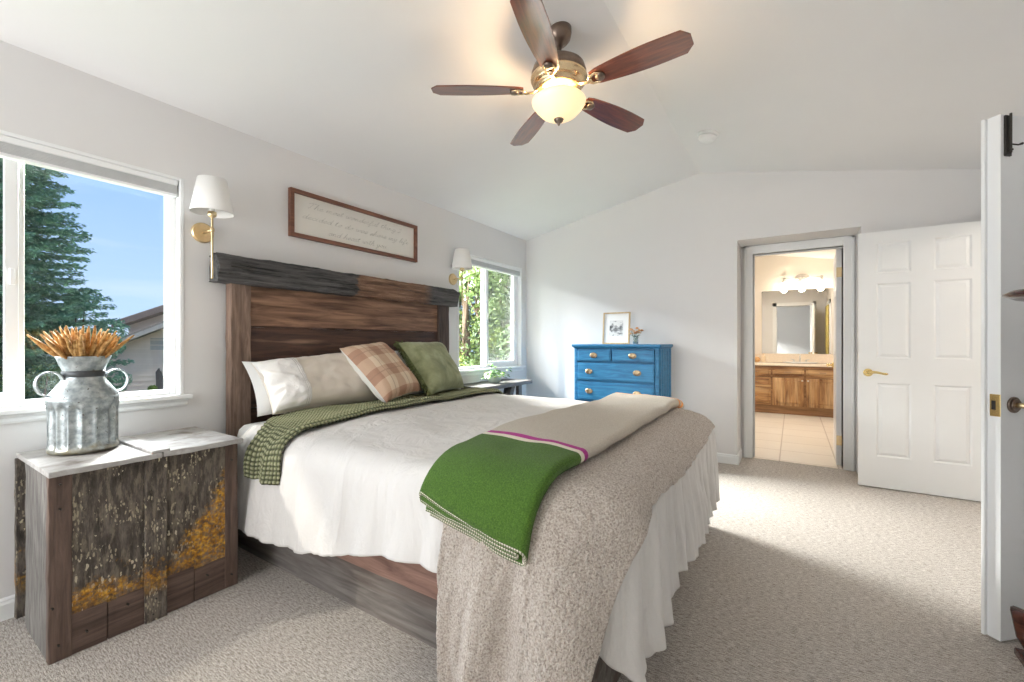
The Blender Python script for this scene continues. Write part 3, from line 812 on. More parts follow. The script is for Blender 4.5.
rough_box(NX - .022, NX - .004, .745, NY1 - .053, .145, NZ, 12, .002, 'z', 5).build('front_panel', MAT['moss'], ns)
rough_box(NX - .022, NX + .009, .674, .748, .0, NZ, 14, .004, 'z', 6).build('batten', MAT['moss2'], ns, bevel=.003)
rough_box(NX - .022, NX - .003, NY0 + .06, .56, 0, .15, 6, .003, 'y', 7).build('bottom_rail', MAT['brown_rail'], ns, bevel=.002)
rough_box(NX - .022, NX - .003, .563, .675, 0, .15, 6, .003, 'y', 7.5).build('bottom_rail', MAT['brown_rail'], ns, bevel=.002)
rough_box(NX - .022, NX - .003, .745, .85, 0, .16, 6, .003, 'y', 8).build('bottom_rail', MAT['brown_rail'], ns, bevel=.002)
rough_box(NX - .022, NX - .003, .853, NY1 - .05, 0, .15, 6, .003, 'y', 8.5).build('bottom_rail', MAT['brown_rail'], ns, bevel=.002)
rough_box(.15, NX - .03, NY0 + .004, NY0 + .022, 0, NZ, 12, .004, 'z', 9).build('side_panel', MAT['grey_board'], ns)
rough_box(.07, NX - .03, NY1 - .02, NY1 - .003, 0, NZ, 12, .002, 'z', 10).build('side_panel', MAT['grey_board'], ns)
rough_box(.04, .055, NY0 + .02, NY1 - .02, 0, NZ, 12, .002, 'z', 10).build('back_panel', MAT['brown_board'], ns)
rough_box(.045, .562, .395, .725, NZ, NZ + .02, 16, .003, 'y', 11).build('top_board', MAT['ns_top'], ns, bevel=.003)
rough_box(.045, .562, .728, 1.04, NZ, NZ + .023, 16, .003, 'y', 12).build('top_board', MAT['ns_top'], ns, bevel=.003)
rough_box(.10, .560, .688, .752, NZ + .021, NZ + .033, 12, .003, 'x', 13).build('top_batten', MAT['ns_top'], ns, bevel=.003)
for (y, z) in ((.425, .06), (.43, .55), (.43, .64), (.41, .2), (.50, .07), (.62, .11), (.70, .03), (.71, .09), (1.0, .6), (1.0, .06), (.9, .10), (.70, .62)):
    MB().cyl((NX - .004, y, z), (NX + .0115, y, z), .0035, 8).build('nail', MAT['dark_metal'], ns)

# ------------------------------------------------------------------ galvanised milk can with dried stalks
m = M('galvanised_zinc', .38, .75)
v = m.mapped((1, 1, 1)); g0 = m.noise(v, 28, 5, .6)
c0 = m.ramp(g0, [(.32, (.20, .23, .24)), (.5, (.38, .42, .43)), (.68, (.60, .64, .65))])
c0 = m.mix(m.grey(m.noise(v, 70, 2), .66, .70), c0, (.13, .12, .11))
sp = m.sep('Object')
rust = m.math('ADD', m.noise(v, 20, 5), m.math('MULTIPLY', sp[2], -9.0))
c0 = m.mix(m.grey(rust, .25, .55), c0, (.34, .29, .17))
m.color(c0); m.bump(g0, .15, .003)
MAT['zinc'] = m.m
cc = (.228, .560); CZ = 0.700
can = thing('milk_can', 'galvanised metal milk can with fluted sides on the weathered nightstand', 'milk can', (cc[0], cc[1], CZ))
prof = [(.104, 0), (.110, .004), (.111, .012)]
for i in range(25):
    prof.append((.111, .016 + .19 * i / 24))
prof += [(.113, .212), (.114, .222), (.110, .228)]
def flute(r, z, a):
    if .015 < z < .207 and r > .1:
        k = abs(math.cos(a * 8 + .5))             # 16 flutes
        edge = sstep(.015, .03, z) * (1 - sstep(.185 - .02 * (1 - k) * 0, .205, z + .018 * (1 - k)))
        return r - .012 * edge * (k ** .6) + .001
    return r
b = MB(); b.lathe(prof, (cc[0], cc[1], CZ), 160, fn=flute)
b.build('body', MAT['zinc'], can, smooth=True)
b = MB(); b.lathe([(.111, .226), (.109, .236), (.076, .285), (.067, .300), (.0655, .308), (.065, .334), (.068, .342), (.086, .392), (.0875, .396), (.085, .396), (.065, .342), (.06, .30), (.09, .24)], (cc[0], cc[1], CZ), 64, closed=False)
b.build('shoulder', MAT['zinc'], can, smooth=True)
b = MB(); b.lathe([(.0665, .309), (.069, .311), (.069, .333), (.0665, .335)], (cc[0], cc[1], CZ), 48, closed=False); b.build('neck_band', plain('dark_band_metal', (.07, .075, .08), .45, .7), can, smooth=True)
def can_handle(a):
    d = Vector((math.cos(a), math.sin(a), 0)); s = Vector((-d.y, d.x, 0)); c0 = Vector((cc[0], cc[1], CZ))
    pts = []
    K = [(.066, .298), (.078, .322), (.108, .334), (.138, .316), (.146, .282), (.134, .250), (.108, .234)]
    for i in range(6):
        for j in range(3):
            t_ = j / 3
            q = []
            for ax in (0, 1):
                p0, p1, p2, p3 = K[max(i - 1, 0)][ax], K[i][ax], K[i + 1][ax], K[min(i + 2, 6)][ax]
                q.append(.5 * (2 * p1 + (p2 - p0) * t_ + (2 * p0 - 5 * p1 + 4 * p2 - p3) * t_ ** 2 + (3 * p1 - p0 - 3 * p2 + p3) * t_ ** 3))
            pts.append(c0 + d * q[0] + Vector((0, 0, q[1])))
    pts[-1] = c0 + d * .108 + Vector((0, 0, .234))
    b = MB()
    vs_, fs_ = [], []
    for i, p in enumerate(pts):
        tn = (pts[min(i + 1, 17)] - pts[max(i - 1, 0)]).normalized(); nn = tn.cross(s).normalized()
        wd = .014 + .003 * math.cos(i / 17 * PI * 2)
        for q in ((-wd, -.0025), (wd, -.0025), (wd, .0025), (-wd, .0025)):
            vs_.append(p + s * q[0] + nn * q[1])
    for i in range(17):
        for k in range(4): fs_.append((i * 4 + k, i * 4 + (k + 1) % 4, (i + 1) * 4 + (k + 1) % 4, (i + 1) * 4 + k))
    fs_ += [(0, 1, 2, 3), (68, 69, 70, 71)]
    b.add(vs_, fs_); b.build('handle', MAT['zinc'], can, bevel=.0008)
can_handle(R(-82)); can_handle(R(92))
# dried seed heads
m = M('dried_golden_seed_head', .8)
m.color(m.ramp(m.noise(m.mapped((1, 1, 1)), 60, 4), [(.3, (.22, .095, .02)), (.5, (.47, .25, .075)), (.7, (.66, .43, .18))]))
m.bump(m.noise(m.mapped((1, 1, 1)), 300, 2), .8, .004); MAT['wheat'] = m.m
dw = thing('dried_grass_bundle', 'bundle of dried golden seed heads standing in the milk can', 'dried flowers', (cc[0], cc[1], CZ + .20))
rnd = random.Random(3)
for i in range(96):
    a = rnd.random() * 2 * PI; rr = math.sqrt(rnd.random())
    base = Vector((cc[0] + .052 * rr * math.cos(a), cc[1] + .052 * rr * math.sin(a), CZ + .36))
    lean = rr * .76 + rnd.uniform(-.1, .1)
    d = Vector((math.cos(a) * math.sin(lean), math.sin(a) * math.sin(lean), math.cos(lean)))
    L = rnd.uniform(.095, .155) * (1 + .10 * rr)
    bend = Vector((rnd.uniform(-1, 1), rnd.uniform(-1, 1), rnd.uniform(-.6, .4))) * .012
    pts, rs = [], []
    for t_ in lin(0, 1, 8):
        pts.append(base + d * (L * t_ + .01) + bend * t_ * t_)
        rs.append(.0012 + .0085 * max(0, math.sin(PI * min(1, max(0, (t_ - .12) / .92)))) ** .7 * (1 - .35 * t_))
    b = MB(); b.tube([Vector((cc[0], cc[1], CZ + .2)) + (base - Vector((cc[0], cc[1], CZ + .36))) * .6] + pts, [.0012] + rs, 6)
    b.build('seed_head', MAT['wheat'], dw, smooth=True)

# ------------------------------------------------------------------ bed frame
bed = thing('bed', 'reclaimed wood bed frame with tall plank headboard and dark beam', 'bed', (1.2, 2.12, 0))
m = M('charred_beam', .75)
v = m.mapped((12, 1.0, 16)); n1 = m.noise(v, 3, 8, .68, .5)
cA = m.ramp(n1, [(.38, (.008, .008, .009)), (.46, (.055, .052, .052)), (.62, (.11, .104, .102)), (.75, (.20, .18, .165))])
cB = m.ramp(n1, [(.3, (.05, .028, .018)), (.5, (.19, .10, .06)), (.72, (.40, .27, .18))])
sp = m.sep('Object')
f1 = m.math('ADD', sp[1], m.math('MULTIPLY', m.noise(m.mapped((1, 1, 8)), 6, 4), .12))
col = m.mix(m.grey(f1, -.10, -.08) if False else m.grey(m.math('ADD', m.math('MULTIPLY', f1, 1.0), 0.5), .455, .475), cA, cB)
col = m.mix(m.grey(f1, .62, .74), col, cA)
m.color(col); m.bump(n1, 1.0, .012)
MAT['beam'] = m.m
hb = thing('headboard', None, None, (.06, 2.12, 0)); hb.parent = bed; hb.location = Vector((.06, 2.12, 0)) - Vector((1.2, 2.12, 0)); hb['_w'] = (.06, 2.12, 0)
# beam with ragged ends
b = MB(); vs_, fs_ = [], []
NB, KR = 60, 20
for i in range(NB):
    t_ = i / (NB - 1)
    for k in range(KR):
        e_, f_ = divmod(k, 5)
        w_ = -1 + 2 * (.02, .12, .5, .88, .98)[f_]
        px, pz = ((.052 * w_, -.078), (.052, .078 * w_), (-.052 * w_, .078), (-.052, -.078 * w_))[e_]
        if f_ in (0, 4): px *= .975; pz *= .985
        y = 1.125 + 2.02 * t_
        if i <= 1: y += .020 * nz3(k * 1.7, 2.2) - (.012 if k % 3 == 0 else 0)
        if i >= NB - 3: y += .05 * nz3(k * 1.3, 7.7) * (1 if i == NB - 1 else .4)
        j = .006 * nz3(y * 5, k * .45, 3) + .006 * nz3(y * 19, k * .9, 9) - .008 * max(0, nz3(y * 3, k * .8, 5))
        sh = 1 - (.25 * sstep(.97, 1, t_) * (1 if pz > 0 else .1))
        vs_.append((.072 + px + j, y, 1.567 + pz * sh + j * .9))
for i in range(NB - 1):
    for k in range(KR): fs_.append((i * KR + k, i * KR + (k + 1) % KR, (i + 1) * KR + (k + 1) % KR, (i + 1) * KR + k))
fs_ += [tuple(range(KR)), tuple((NB - 1) * KR + k for k in range(KR))]
b.add(vs_, fs_)
bo = b.build('beam', MAT['beam'], hb)
# deep cracks as long dark splits in the beam face
for (ya, yb, z, hh) in ((1.13, 1.33, 1.582, .006), (1.13, 1.24, 1.54, .004), (1.14, 1.36, 1.60, .003), (2.35, 2.75, 1.58, .002), (2.95, 3.12, 1.585, .004)):
    MB().prism([(ya, z), (ya + (yb - ya) * .4, z + hh * .4), (yb, z - .004), (ya + (yb - ya) * .5, z - hh * 1.2), (ya, z - hh)], .118, .1245, 'x').build('crack', MAT['dark_metal'], hb)
MAT['post'] = wood('brown_barn_post', (.10, .060, .042), (.30, .205, .155), 'Z', .7, 1.2, .6)
MAT['post_dark'] = wood('dark_barn_post', (.035, .022, .018), (.11, .075, .06), 'Z', .7, 1.2, .6)
rough_box(.02, .085, 1.200, 1.308, 0, 1.492, 20, .004, 'z', 20).build('post', MAT['post'], hb, bevel=.003)
rough_box(.02, .085, 2.925, 3.06, 0, 1.492, 20, .004, 'z', 21).build('post', MAT['post_dark'], hb, bevel=.003)
MAT['plank_a'] = wood('warm_brown_barn_plank', (.085, .036, .020), (.34, .19, .115), 'Y', .6, .7, .35, (.33, .66), ((.05, .022, .014), .56, .72))
MAT['plank_b'] = wood('dark_brown_barn_plank', (.030, .014, .010), (.13, .062, .040), 'Y', .6, .8, .35, (.3, .75), ((.34, .20, .13), .60, .72))
zs = [1.49, 1.243, 1.000, .76, .52, .30]
for i in range(5):
    rough_box(.030, .060, 1.29, 2.94, zs[i + 1] + .004, zs[i], 24, .0025, 'y', 30 + i).build('plank', MAT['plank_a'] if i in (0,) else MAT['plank_b'], hb, bevel=.003)
rough_box(.058, .066, 1.30, 2.93, 1.243, 1.252, 24, .0015, 'y', 41).build('moulding', MAT['plank_b'], hb, bevel=.002)
MAT['rail_grey'] = wood('grey_brown_barn_rail', (.07, .058, .05), (.22, .20, .185), 'X', .75, .8, .4, (.3, .7), ((.10, .072, .058), .50, .66))
MAT['rail_pink'] = wood('reddish_barn_rail', (.12, .06, .045), (.34, .20, .155), 'X', .7, .8, .4)
rough_box(.085, 2.26, 1.215, 1.245, 0, .185, 24, .002, 'x', 50).build('side_rail', MAT['rail_grey'], bed, bevel=.002)
rough_box(.085, 2.26, 1.210, 1.255, .188, .305, 24, .002, 'x', 51).build('side_rail', MAT['rail_pink'], bed, bevel=.002)
rough_box(.085, 2.26, 2.95, 2.98, 0, .185, 12, .002, 'x', 52).build('side_rail', MAT['rail_grey'], bed, bevel=.002)
rough_box(.085, 2.26, 2.935, 2.97, .188, .30, 12, .002, 'x', 53).build('side_rail', MAT['rail_pink'], bed, bevel=.002)
rough_box(2.23, 2.26, 1.245, 2.95, 0, .185, 12, .002, 'y', 54).build('foot_rail', MAT['rail_grey'], bed, bevel=.002)
rough_box(2.22, 2.25, 1.26, 2.935, .188, .30, 12, .002, 'y', 55).build('foot_rail', MAT['rail_pink'], bed, bevel=.002)
MB().box(.09, 2.22, 1.262, 2.933, .25, .31).build('slat_deck', MAT['post_dark'], bed)
MB().box(.086, .16, 1.13, 1.213, .26, .33).build('bracket', plain('grey_bracket_wood', (.16, .15, .14), .8), bed, bevel=.004)

# mattress with fitted sheet
MAT['sheet'] = plain('white_cotton_sheet', (.84, .84, .84), .85, var=.015, sc=4, bump=.25, bsc=14)
def rbox_surface(x0, x1, y0, y1, z0, z1, r, n=6, amp=.004):
    """rounded box as a lofted outline"""
    b = MB(); rows = []
    def outline(inset):
        pts = []
        rr = .07
        for (cx_, cy_, a0) in ((x1 - rr, y1 - rr, 0), (x0 + rr, y1 - rr, 90), (x0 + rr, y0 + rr, 180), (x1 - rr, y0 + rr, 270)):
            for k in range(7):
                a = R(a0 + 15 * k); pts.append((cx_ + (rr - inset) * math.cos(a), cy_ + (rr - inset) * math.sin(a)))
        return pts
    lv = [(r, z0)] + [(r - r * math.sin(R(a)), z0 + r - r * math.cos(R(a))) for a in (30, 60, 90)] + [(0, z0 + (z1 - z0) * t_) for t_ in (.35, .5, .65)] + [(r - r * math.cos(R(a)), z1 - r + r * math.sin(R(a))) for a in (0, 30, 60, 90)]
    vs_ = []
    for ins, z in lv:
        for (x, y) in outline(ins):
            d = amp * nz3(x * 9, y * 9, z * 9); vs_.append((x + d, y + d, z))
    N = 28
    fs_ = [(i * N + k, i * N + (k + 1) % N, (i + 1) * N + (k + 1) % N, (i + 1) * N + k) for i in range(len(lv) - 1) for k in range(N)]
    fs_ += [tuple(range(N)), tuple((len(lv) - 1) * N + k for k in range(N))]
    return b.add(vs_, fs_)
mt = rbox_surface(.105, 2.19, 1.195, 2.92, .312, .692, .06)
tag(mt.build('mattress', MAT['sheet'], smooth=True), 'thick white sheeted mattress showing at the head end beside the nightstand', 'mattress')

# ------------------------------------------------------------------ draped bedding
EX, EY0, EY1 = 2.255, 1.225, 2.865        # flat top edges of the bed
RHO, RC = .115, .14
ZT = .726
def drape(X, Y, off=0.0, flare=.10, fold=None, zt=ZT, crown=1.0):
    """flat cloth coordinates (X,Y) to the surface hanging over the bed edges"""
    qx = min(X, EX - RC); qy = min(max(Y, EY0 + RC), EY1 - RC)
    vx, vy = X - qx, Y - qy
    r = math.hypot(vx, vy)
    base = zt + crown * (.012 * nz3(X * 2.1, Y * 2.1, 1) + .006 * nz3(X * 6, Y * 6, 4) - .035 * sstep(.35, 0, min(EX - X, Y - EY0 + .05)) * .6)
    if r <= RC + 1e-6:
        return Vector((X, Y, base + off)), 0.0
    nx, ny = vx / r, vy / r
    s = r - RC
    q = RHO * PI / 2
    if s < q:
        th = s / RHO
        out, dn = RHO * math.sin(th), RHO * (1 - math.cos(th)); sp_ = 0
        no, nzv = math.sin(th), math.cos(th)
    else:
        sp_ = s - q
        out, dn = RHO + sp_ * math.sin(flare), RHO + sp_ * math.cos(flare)
        no, nzv = 1, 0.05
    f = fold(qx + nx * RC, qy + ny * RC, s, nx, ny) if fold else 0
    px, py = qx + nx * RC, qy + ny * RC
    o = out + (off * no) + f
    return Vector((px + nx * o, py + ny * o, base - dn + off * nzv)), s

MAT['duvet'] = None
m = M('white_washed_linen', .9)
v = m.mapped((1, 1, .32)); wn_ = m.noise(v, 8, 5, .55, .7); wf = m.noise(v, 420, 2)
m.color(m.ramp(m.noise(v, 3, 3), [(.3, (.61, .59, .57)), (.7, (.675, .655, .635))]))
m.bump(m.math('ADD', m.math('MULTIPLY', wn_, 1.0), m.math('MULTIPLY', wf, .05)), .7, .03)
m.b.inputs['Sheen Weight'].default_value = .15
MAT['duvet'] = m.m
def pleat(t, sharp=2.2):
    """rounded ridges with narrow valleys"""
    return (1 - abs(math.sin(t)) ** .8) * -1.0
def duvet_fold(px, py, s, nx, ny):
    g = sstep(.04, .40, s)
    foot, side = max(0, nx), abs(ny)
    p1 = py * 1.0 + .05 * nz3(py * 3, s * 2, 3)
    f = foot * g * (.050 * pleat(p1 * 25 + 2.4 * nz3(py * 2.0, s * 1.4, 5)) + .014 * pleat(p1 * 61 + 3 * nz3(py * 4.0, s * 2, 25)) + .03 * nz3(py * 3.2, s * 1.0, 6))
    p2 = px + .06 * nz3(px * 2.6, s * 2.2, 8) + s * .10
    f += side * g * (.018 * pleat(p2 * 19 + 3.0 * nz3(px * 1.6, s * .8, 15)) + .026 * nz3(px * 3.0, s * 1.3, 16))
    f += side * sstep(.02, .3, s) * (.009 * nz3(px * 24 + s * 5, s * 4, 2) + .008 * pleat(px * 46 + s * 9 + 3 * nz3(px * 3, s * 3, 5)) * sstep(.3, .6, s)) + foot * .004 * nz3(py * 40, s * 3, 12)
    return f
def duvet_pt(u, v_):
    # u along the head-to-foot direction, v across
    X, Y = u, v_
    P, s = drape(X, Y, .012, .10, duvet_fold)
    if s > .3:                                       # soft uneven hem
        P.z += (.024 * nz3(P.x * 5, P.y * 5, 30) + .008 * nz3(P.x * 19, P.y * 19, 31)) * sstep(.3, .6, s)
    wr = .005 * nz3(X * 9, Y * 3.2, 21) + .0012 * nz3(X * 4 + Y * 9, Y * 14 - X * 6, 22)
    P.z += wr * (1 if s < .1 else .3)
    return P
us = lin(.36, EX - RC, 70) + lin(EX - RC, EX + .60, 62)[1:]
vs_l = lin(EY0 - .60, EY0 + RC, 60)[:-1] + lin(EY0 + RC, EY1 - RC, 110) + lin(EY1 - RC, EY1 + .55, 40)[1:]
def duvet_warp(u, v_):
    # shorten the hem towards the foot on the left side as in a crooked duvet
    k = sstep(.3, 0, u - .36)
    sd = max(0, EY0 - v_)
    lim = .555 if u < .7 else .555 - .17 * sstep(.7, 1.75, u)
    vv = EY0 - sd * lim / .60 if sd > 0 else v_
    fd = max(0, u - EX)
    uu = EX + fd * (.515 + .075 * sstep(1.9, 1.25, v_)) / .60 if fd > 0 else u
    if sd > 0 and fd > 0:                            # round off the cloth corner
        t_ = math.hypot(sd, fd)
        mx_ = max(sd, fd)
        kk = mx_ / t_
        uu = EX + (uu - EX) * kk; vv = EY0 - (EY0 - vv) * kk
    sd2 = max(0, v_ - EY1)
    if sd2 > 0 and fd > 0:
        t_ = math.hypot(sd2, fd); kk = max(sd2, fd) / t_
        uu = EX + (uu - EX) * kk; vv = EY1 + (v_ - EY1) * kk
    return duvet_pt(uu, vv)
b = MB(); b.grid(duvet_warp, us, vs_l)
dv = b.build('duvet', MAT['duvet'], smooth=True, solid=.018, offset=-1)
tag(dv, 'white washed linen duvet draped over the bed with pleated hem', 'duvet')

# green waffle knit throw across the bed below the pillows
m = M('green_waffle_knit', .95)
uvx = m.sep('UV')
cell = .0235
sxn = m.math('ABSOLUTE', m.math('SINE', m.math('MULTIPLY', uvx[0], PI / cell)))
syn = m.math('ABSOLUTE', m.math('SINE', m.math('MULTIPLY', uvx[1], PI / (cell * .9))))
h = m.math('MULTIPLY', m.math('POWER', sxn, .6), m.math('POWER', syn, .6))
fib = m.noise(m.mapped((1, 1, 1)), 240, 3)
c0 = m.ramp(h, [(.22, (.020, .026, .010)), (.50, (.12, .135, .06)), (.78, (.30, .31, .175)), (1.0, (.46, .46, .31))])
c0 = m.mix(.25, c0, m.mix(fib, (.08, .10, .035), (.48, .48, .32)))
m.color(c0); m.bump(m.math('ADD', h, m.math('MULTIPLY', fib, .3)), .9, .008)
MAT['knit'] = m.m
def knit_fold(px, py, s, nx, ny):
    return sstep(.02, .25, s) * (.012 * math.sin(px * 38 + 2 * s) + .010 * nz3(px * 9, s * 6, 3))
def knit_k(v_): return sstep(EY0 + .10, EY0 - .10, v_)
def knit_uv(u, v_):
    k = knit_k(v_)
    return ((1 - k) * u + k * (.515 + .27 * (u - .33) / .435), v_)
def knit_pt(u, v_):
    k = knit_k(v_)
    cu_, cv_ = knit_uv(u, v_)
    X = cu_ + (1 - k) * .02 * nz3(v_ * 1.6, 1.1)
    bump_ = .009 * (abs(math.sin(cu_ * PI / cell)) * abs(math.sin(cv_ * PI / (cell * .9)))) ** .6
    roll = .020 * sstep(.66, .70, u) * (1 + .4 * nz3(v_ * 5, 3)) * (1 - .6 * sstep(.735, .765, u)) * (1 - .5 * k)
    P, s = drape(X, v_ + .02 * nz3(u * 9, 3.3) * k, .028 + bump_ + roll + .010 * nz3(u * 6, v_ * 4, 44) + .006 * nz3(u * 3, v_ * 14, 2), .07, knit_fold)
    return P
b = MB(); b.grid(knit_pt, lin(.33, .765, 110), lin(EY0 - .275, EY1 + .12, 480), uvfn=knit_uv)
tag(b.build('knit_throw', MAT['knit'], smooth=True, solid=.010, offset=-1), 'olive green waffle knit throw lying across the bed below the pillows', 'throw blanket')

# fluffy beige throw over the foot corner
m = M('fluffy_beige_boucle', 1.0)
v = m.mapped((1, 1, 1)); f1 = m.noise(v, 170, 4, .65); f2 = m.noise(v, 6, 3)
c0 = m.ramp(f1, [(.34, (.38, .29, .23)), (.48, (.66, .56, .48)), (.60, (.84, .77, .70))])
m.color(c0)
m.bump(f1, 1.0, .016); m.b.inputs['Sheen Weight'].default_value = .3
MAT['sherpa'] = m.m
def sherpa_fold(px, py, s, nx, ny):
    g = sstep(.05, .5, s)
    side = max(0, -ny)
    a = math.atan2(-ny, nx)
    own = .042 * (.5 + .5 * math.sin(px * 30 + 1.5 * nz3(px * 3, s * 1.2, 4))) * side * (1 if nx < .05 else .3)
    own += .045 * (.5 + .5 * math.cos(a * 6.0 - 1.2)) * (1 if nx > .05 and ny < -.05 else 0)
    return max(duvet_fold(px, py, s, nx, ny), -.008) * (1 if s > .3 else .8) + .004 + g * (own + .012 * nz3(px * 5, s * 2.2, 9) + .010)
def sherpa_pt(u, v_):
    P, s = drape(u, v_, .026, .085, sherpa_fold)
    fz = .0045 * nz3(u * 95, v_ * 95, 2) + .003 * nz3(u * 48, v_ * 48, 7)
    P += Vector((0, 0, 1)) * fz if s < .1 else Vector((0.3, -.95, .1)) * fz
    if s > .3 and P.z < .012: P.z = .012
    return P
def sherpa_warp(u, v_):
    # u 0..1 across (toward the foot), v flat Y
    x0 = 1.80 + .015 * nz3(v_ * 3, 5) + .02 * sstep(1.1, .5, v_)
    x1 = 2.40 + .02 * nz3(v_ * 2.5, 8) - .03 * sstep(2.2, 2.8, v_) + .09 * sstep(1.5, .9, v_)
    return sherpa_pt(x0 + (x1 - x0) * u, v_)
b = MB(); b.grid(sherpa_warp, lin(0, 1, 130), lin(EY0 - .80, EY1 + .02, 430))
tag(b.build('fluffy_throw', MAT['sherpa'], smooth=True, solid=.014, offset=-1), 'fluffy beige throw spread over the foot of the bed to the carpet', 'throw blanket')

# folded wool blanket: green end, magenta stripe, oatmeal body, orange far stripe
m = M('wool_blanket', .95)
uvx = m.sep('UV')
fz = m.noise(m.mapped((1, 1, 1)), 230, 4, .65); f3 = m.noise(m.mapped((1, 1, 1)), 4, 3)
V = uvx[1]
green = m.ramp(fz, [(.3, (.030, .080, .005)), (.5, (.055, .13, .009)), (.7, (.095, .20, .022))])
oat = m.ramp(fz, [(.35, (.42, .37, .31)), (.65, (.58, .53, .455))])
cream = m.ramp(fz, [(.3, (.70, .64, .52)), (.7, (.82, .77, .66))])
def above(x): return m.math('GREATER_THAN', V, x)
c0 = m.mix(above(1.350), green, cream)
c0 = m.mix(above(1.378), c0, m.mix(fz, (.30, .01, .16), (.50, .03, .30)))
c0 = m.mix(above(1.408), c0, oat)
c0 = m.mix(above(2.85), c0, (.75, .30, .08)); c0 = m.mix(above(2.87), c0, oat); c0 = m.mix(above(2.885), c0, (.75, .30, .08)); c0 = m.mix(above(2.91), c0, oat)
m.color(c0); m.bump(fz, .7, .006); m.b.inputs['Sheen Weight'].default_value = .08
MAT['wool'] = m.m
MAT['stitch'] = None
m = M('whipstitch_edge', .9)
uvx = m.sep('UV')
st = m.math('GREATER_THAN', m.math('SINE', m.math('MULTIPLY', uvx[0], 2 * PI / .0085)), -.2)
m.color(m.mix(st, (.20, .19, .13), (.66, .62, .52))); m.bump(st, .6, .003); MAT['stitch'] = m.m
# serpentine cross-section: list of (X, height)
lay = .0125
def serp():
    # spiral fold: the green face wraps the foot-side edge, the loops show on the head side
    xl, xr = 1.755, 2.145
    H = [.006, .006 + lay, .006 + 2 * lay, .006 + 3 * lay]
    pts = [(x, H[0]) for x in lin(xl + .022, xr, 16)]
    for a in (-60, -30, 0, 30, 60): pts.append((xr + lay * 1.2 * math.cos(R(a)), (H[0] + H[3]) / 2 + lay * 1.5 * math.sin(R(a))))
    pts += [(x, H[3]) for x in lin(xr, xl, 20)]
    for a in (60, 30, 0, -30, -60): pts.append((xl - lay * .9 * math.cos(R(a)), (H[3] + H[2]) / 2 + lay * .6 * math.sin(R(a))))
    pts += [(x, H[2]) for x in lin(xl, xr - .02, 14)]
    for a in (60, 0, -60): pts.append((xr - .02 + lay * .5 * math.cos(R(a)), (H[1] + H[2]) / 2 + lay * .5 * math.sin(R(a))))
    pts += [(x, H[1]) for x in lin(xr - .02, xl + .012, 14)]
    return pts
SP = serp()
def wool_end(X, h_):
    cu = (X - 1.935) / .21
    return 1.085 - .065 * (cu * .5 + .5) - .050 * (1 - min(1, max(0, h_ - .006) / (3 * lay)))
def wool_pt(i, v_):
    i = int(round(i)); X, h_ = SP[i]
    cu = (X - 1.935) / .21
    yend = wool_end(X, h_)
    Y = yend + (v_ - 0) * (2.93 - yend)
    # the free end spreads slightly and droops
    k = sstep(1.35, .95, Y)
    Xw = X + k * (.0 * cu - .03) + .02 * nz3(Y * 2.0, 3.3) + .035 * sstep(1.6, 2.9, Y) * 0
    droop = .0
    P, s = drape(Xw, Y, .036 + h_ * (1 + .25 * nz3(X * 3, Y * 3, 8)) + .004 * nz3(X * 10, Y * 8, 3), .10, None)
    P.z += .006 * nz3(X * 6, Y * 5, 19)
    return P
def wool_uv(i, v_):
    X, h_ = SP[int(round(i))]
    cu = (X - 1.935) / .21
    yend = wool_end(X, h_)
    return (X, yend + v_ * (2.93 - yend))
b = MB(); b.grid(wool_pt, list(range(len(SP))), lin(0, 1, 110), uvfn=wool_uv)
wb = b.build('wool_blanket', MAT['wool'], smooth=True, solid=.0085, offset=0)
tag(wb, 'folded wool blanket with green end and magenta stripe across the bed foot', 'blanket')
b = MB(); pts = [wool_pt(i, 0.0) for i in range(len(SP))]
acc = 0; uvs = []
vs_, fs_ = [], []
b.uv = {}
for i, p in enumerate(pts):
    if i: acc += (p - pts[i - 1]).length
    d = (pts[min(i + 1, len(pts) - 1)] - pts[max(i - 1, 0)]).normalized()
    back = (wool_pt(i, .02) - p).normalized(); nn = d.cross(back).normalized()
    for k in range(6):
        a = 2 * PI * k / 6
        b.uv[len(b.v)] = (acc, k / 6)
        b.v.append(p + back * .004 + (nn * math.cos(a) * .0052 - back * math.sin(a) * .007))
for i in range(len(pts) - 1):
    for k in range(6):
        j = (k + 1) % 6
        b.f.append((i * 6 + k, i * 6 + j, (i + 1) * 6 + j, (i + 1) * 6 + k)); b.mi.append(0)
so = b.build('stitched_edge', MAT['stitch'], wb, smooth=True)

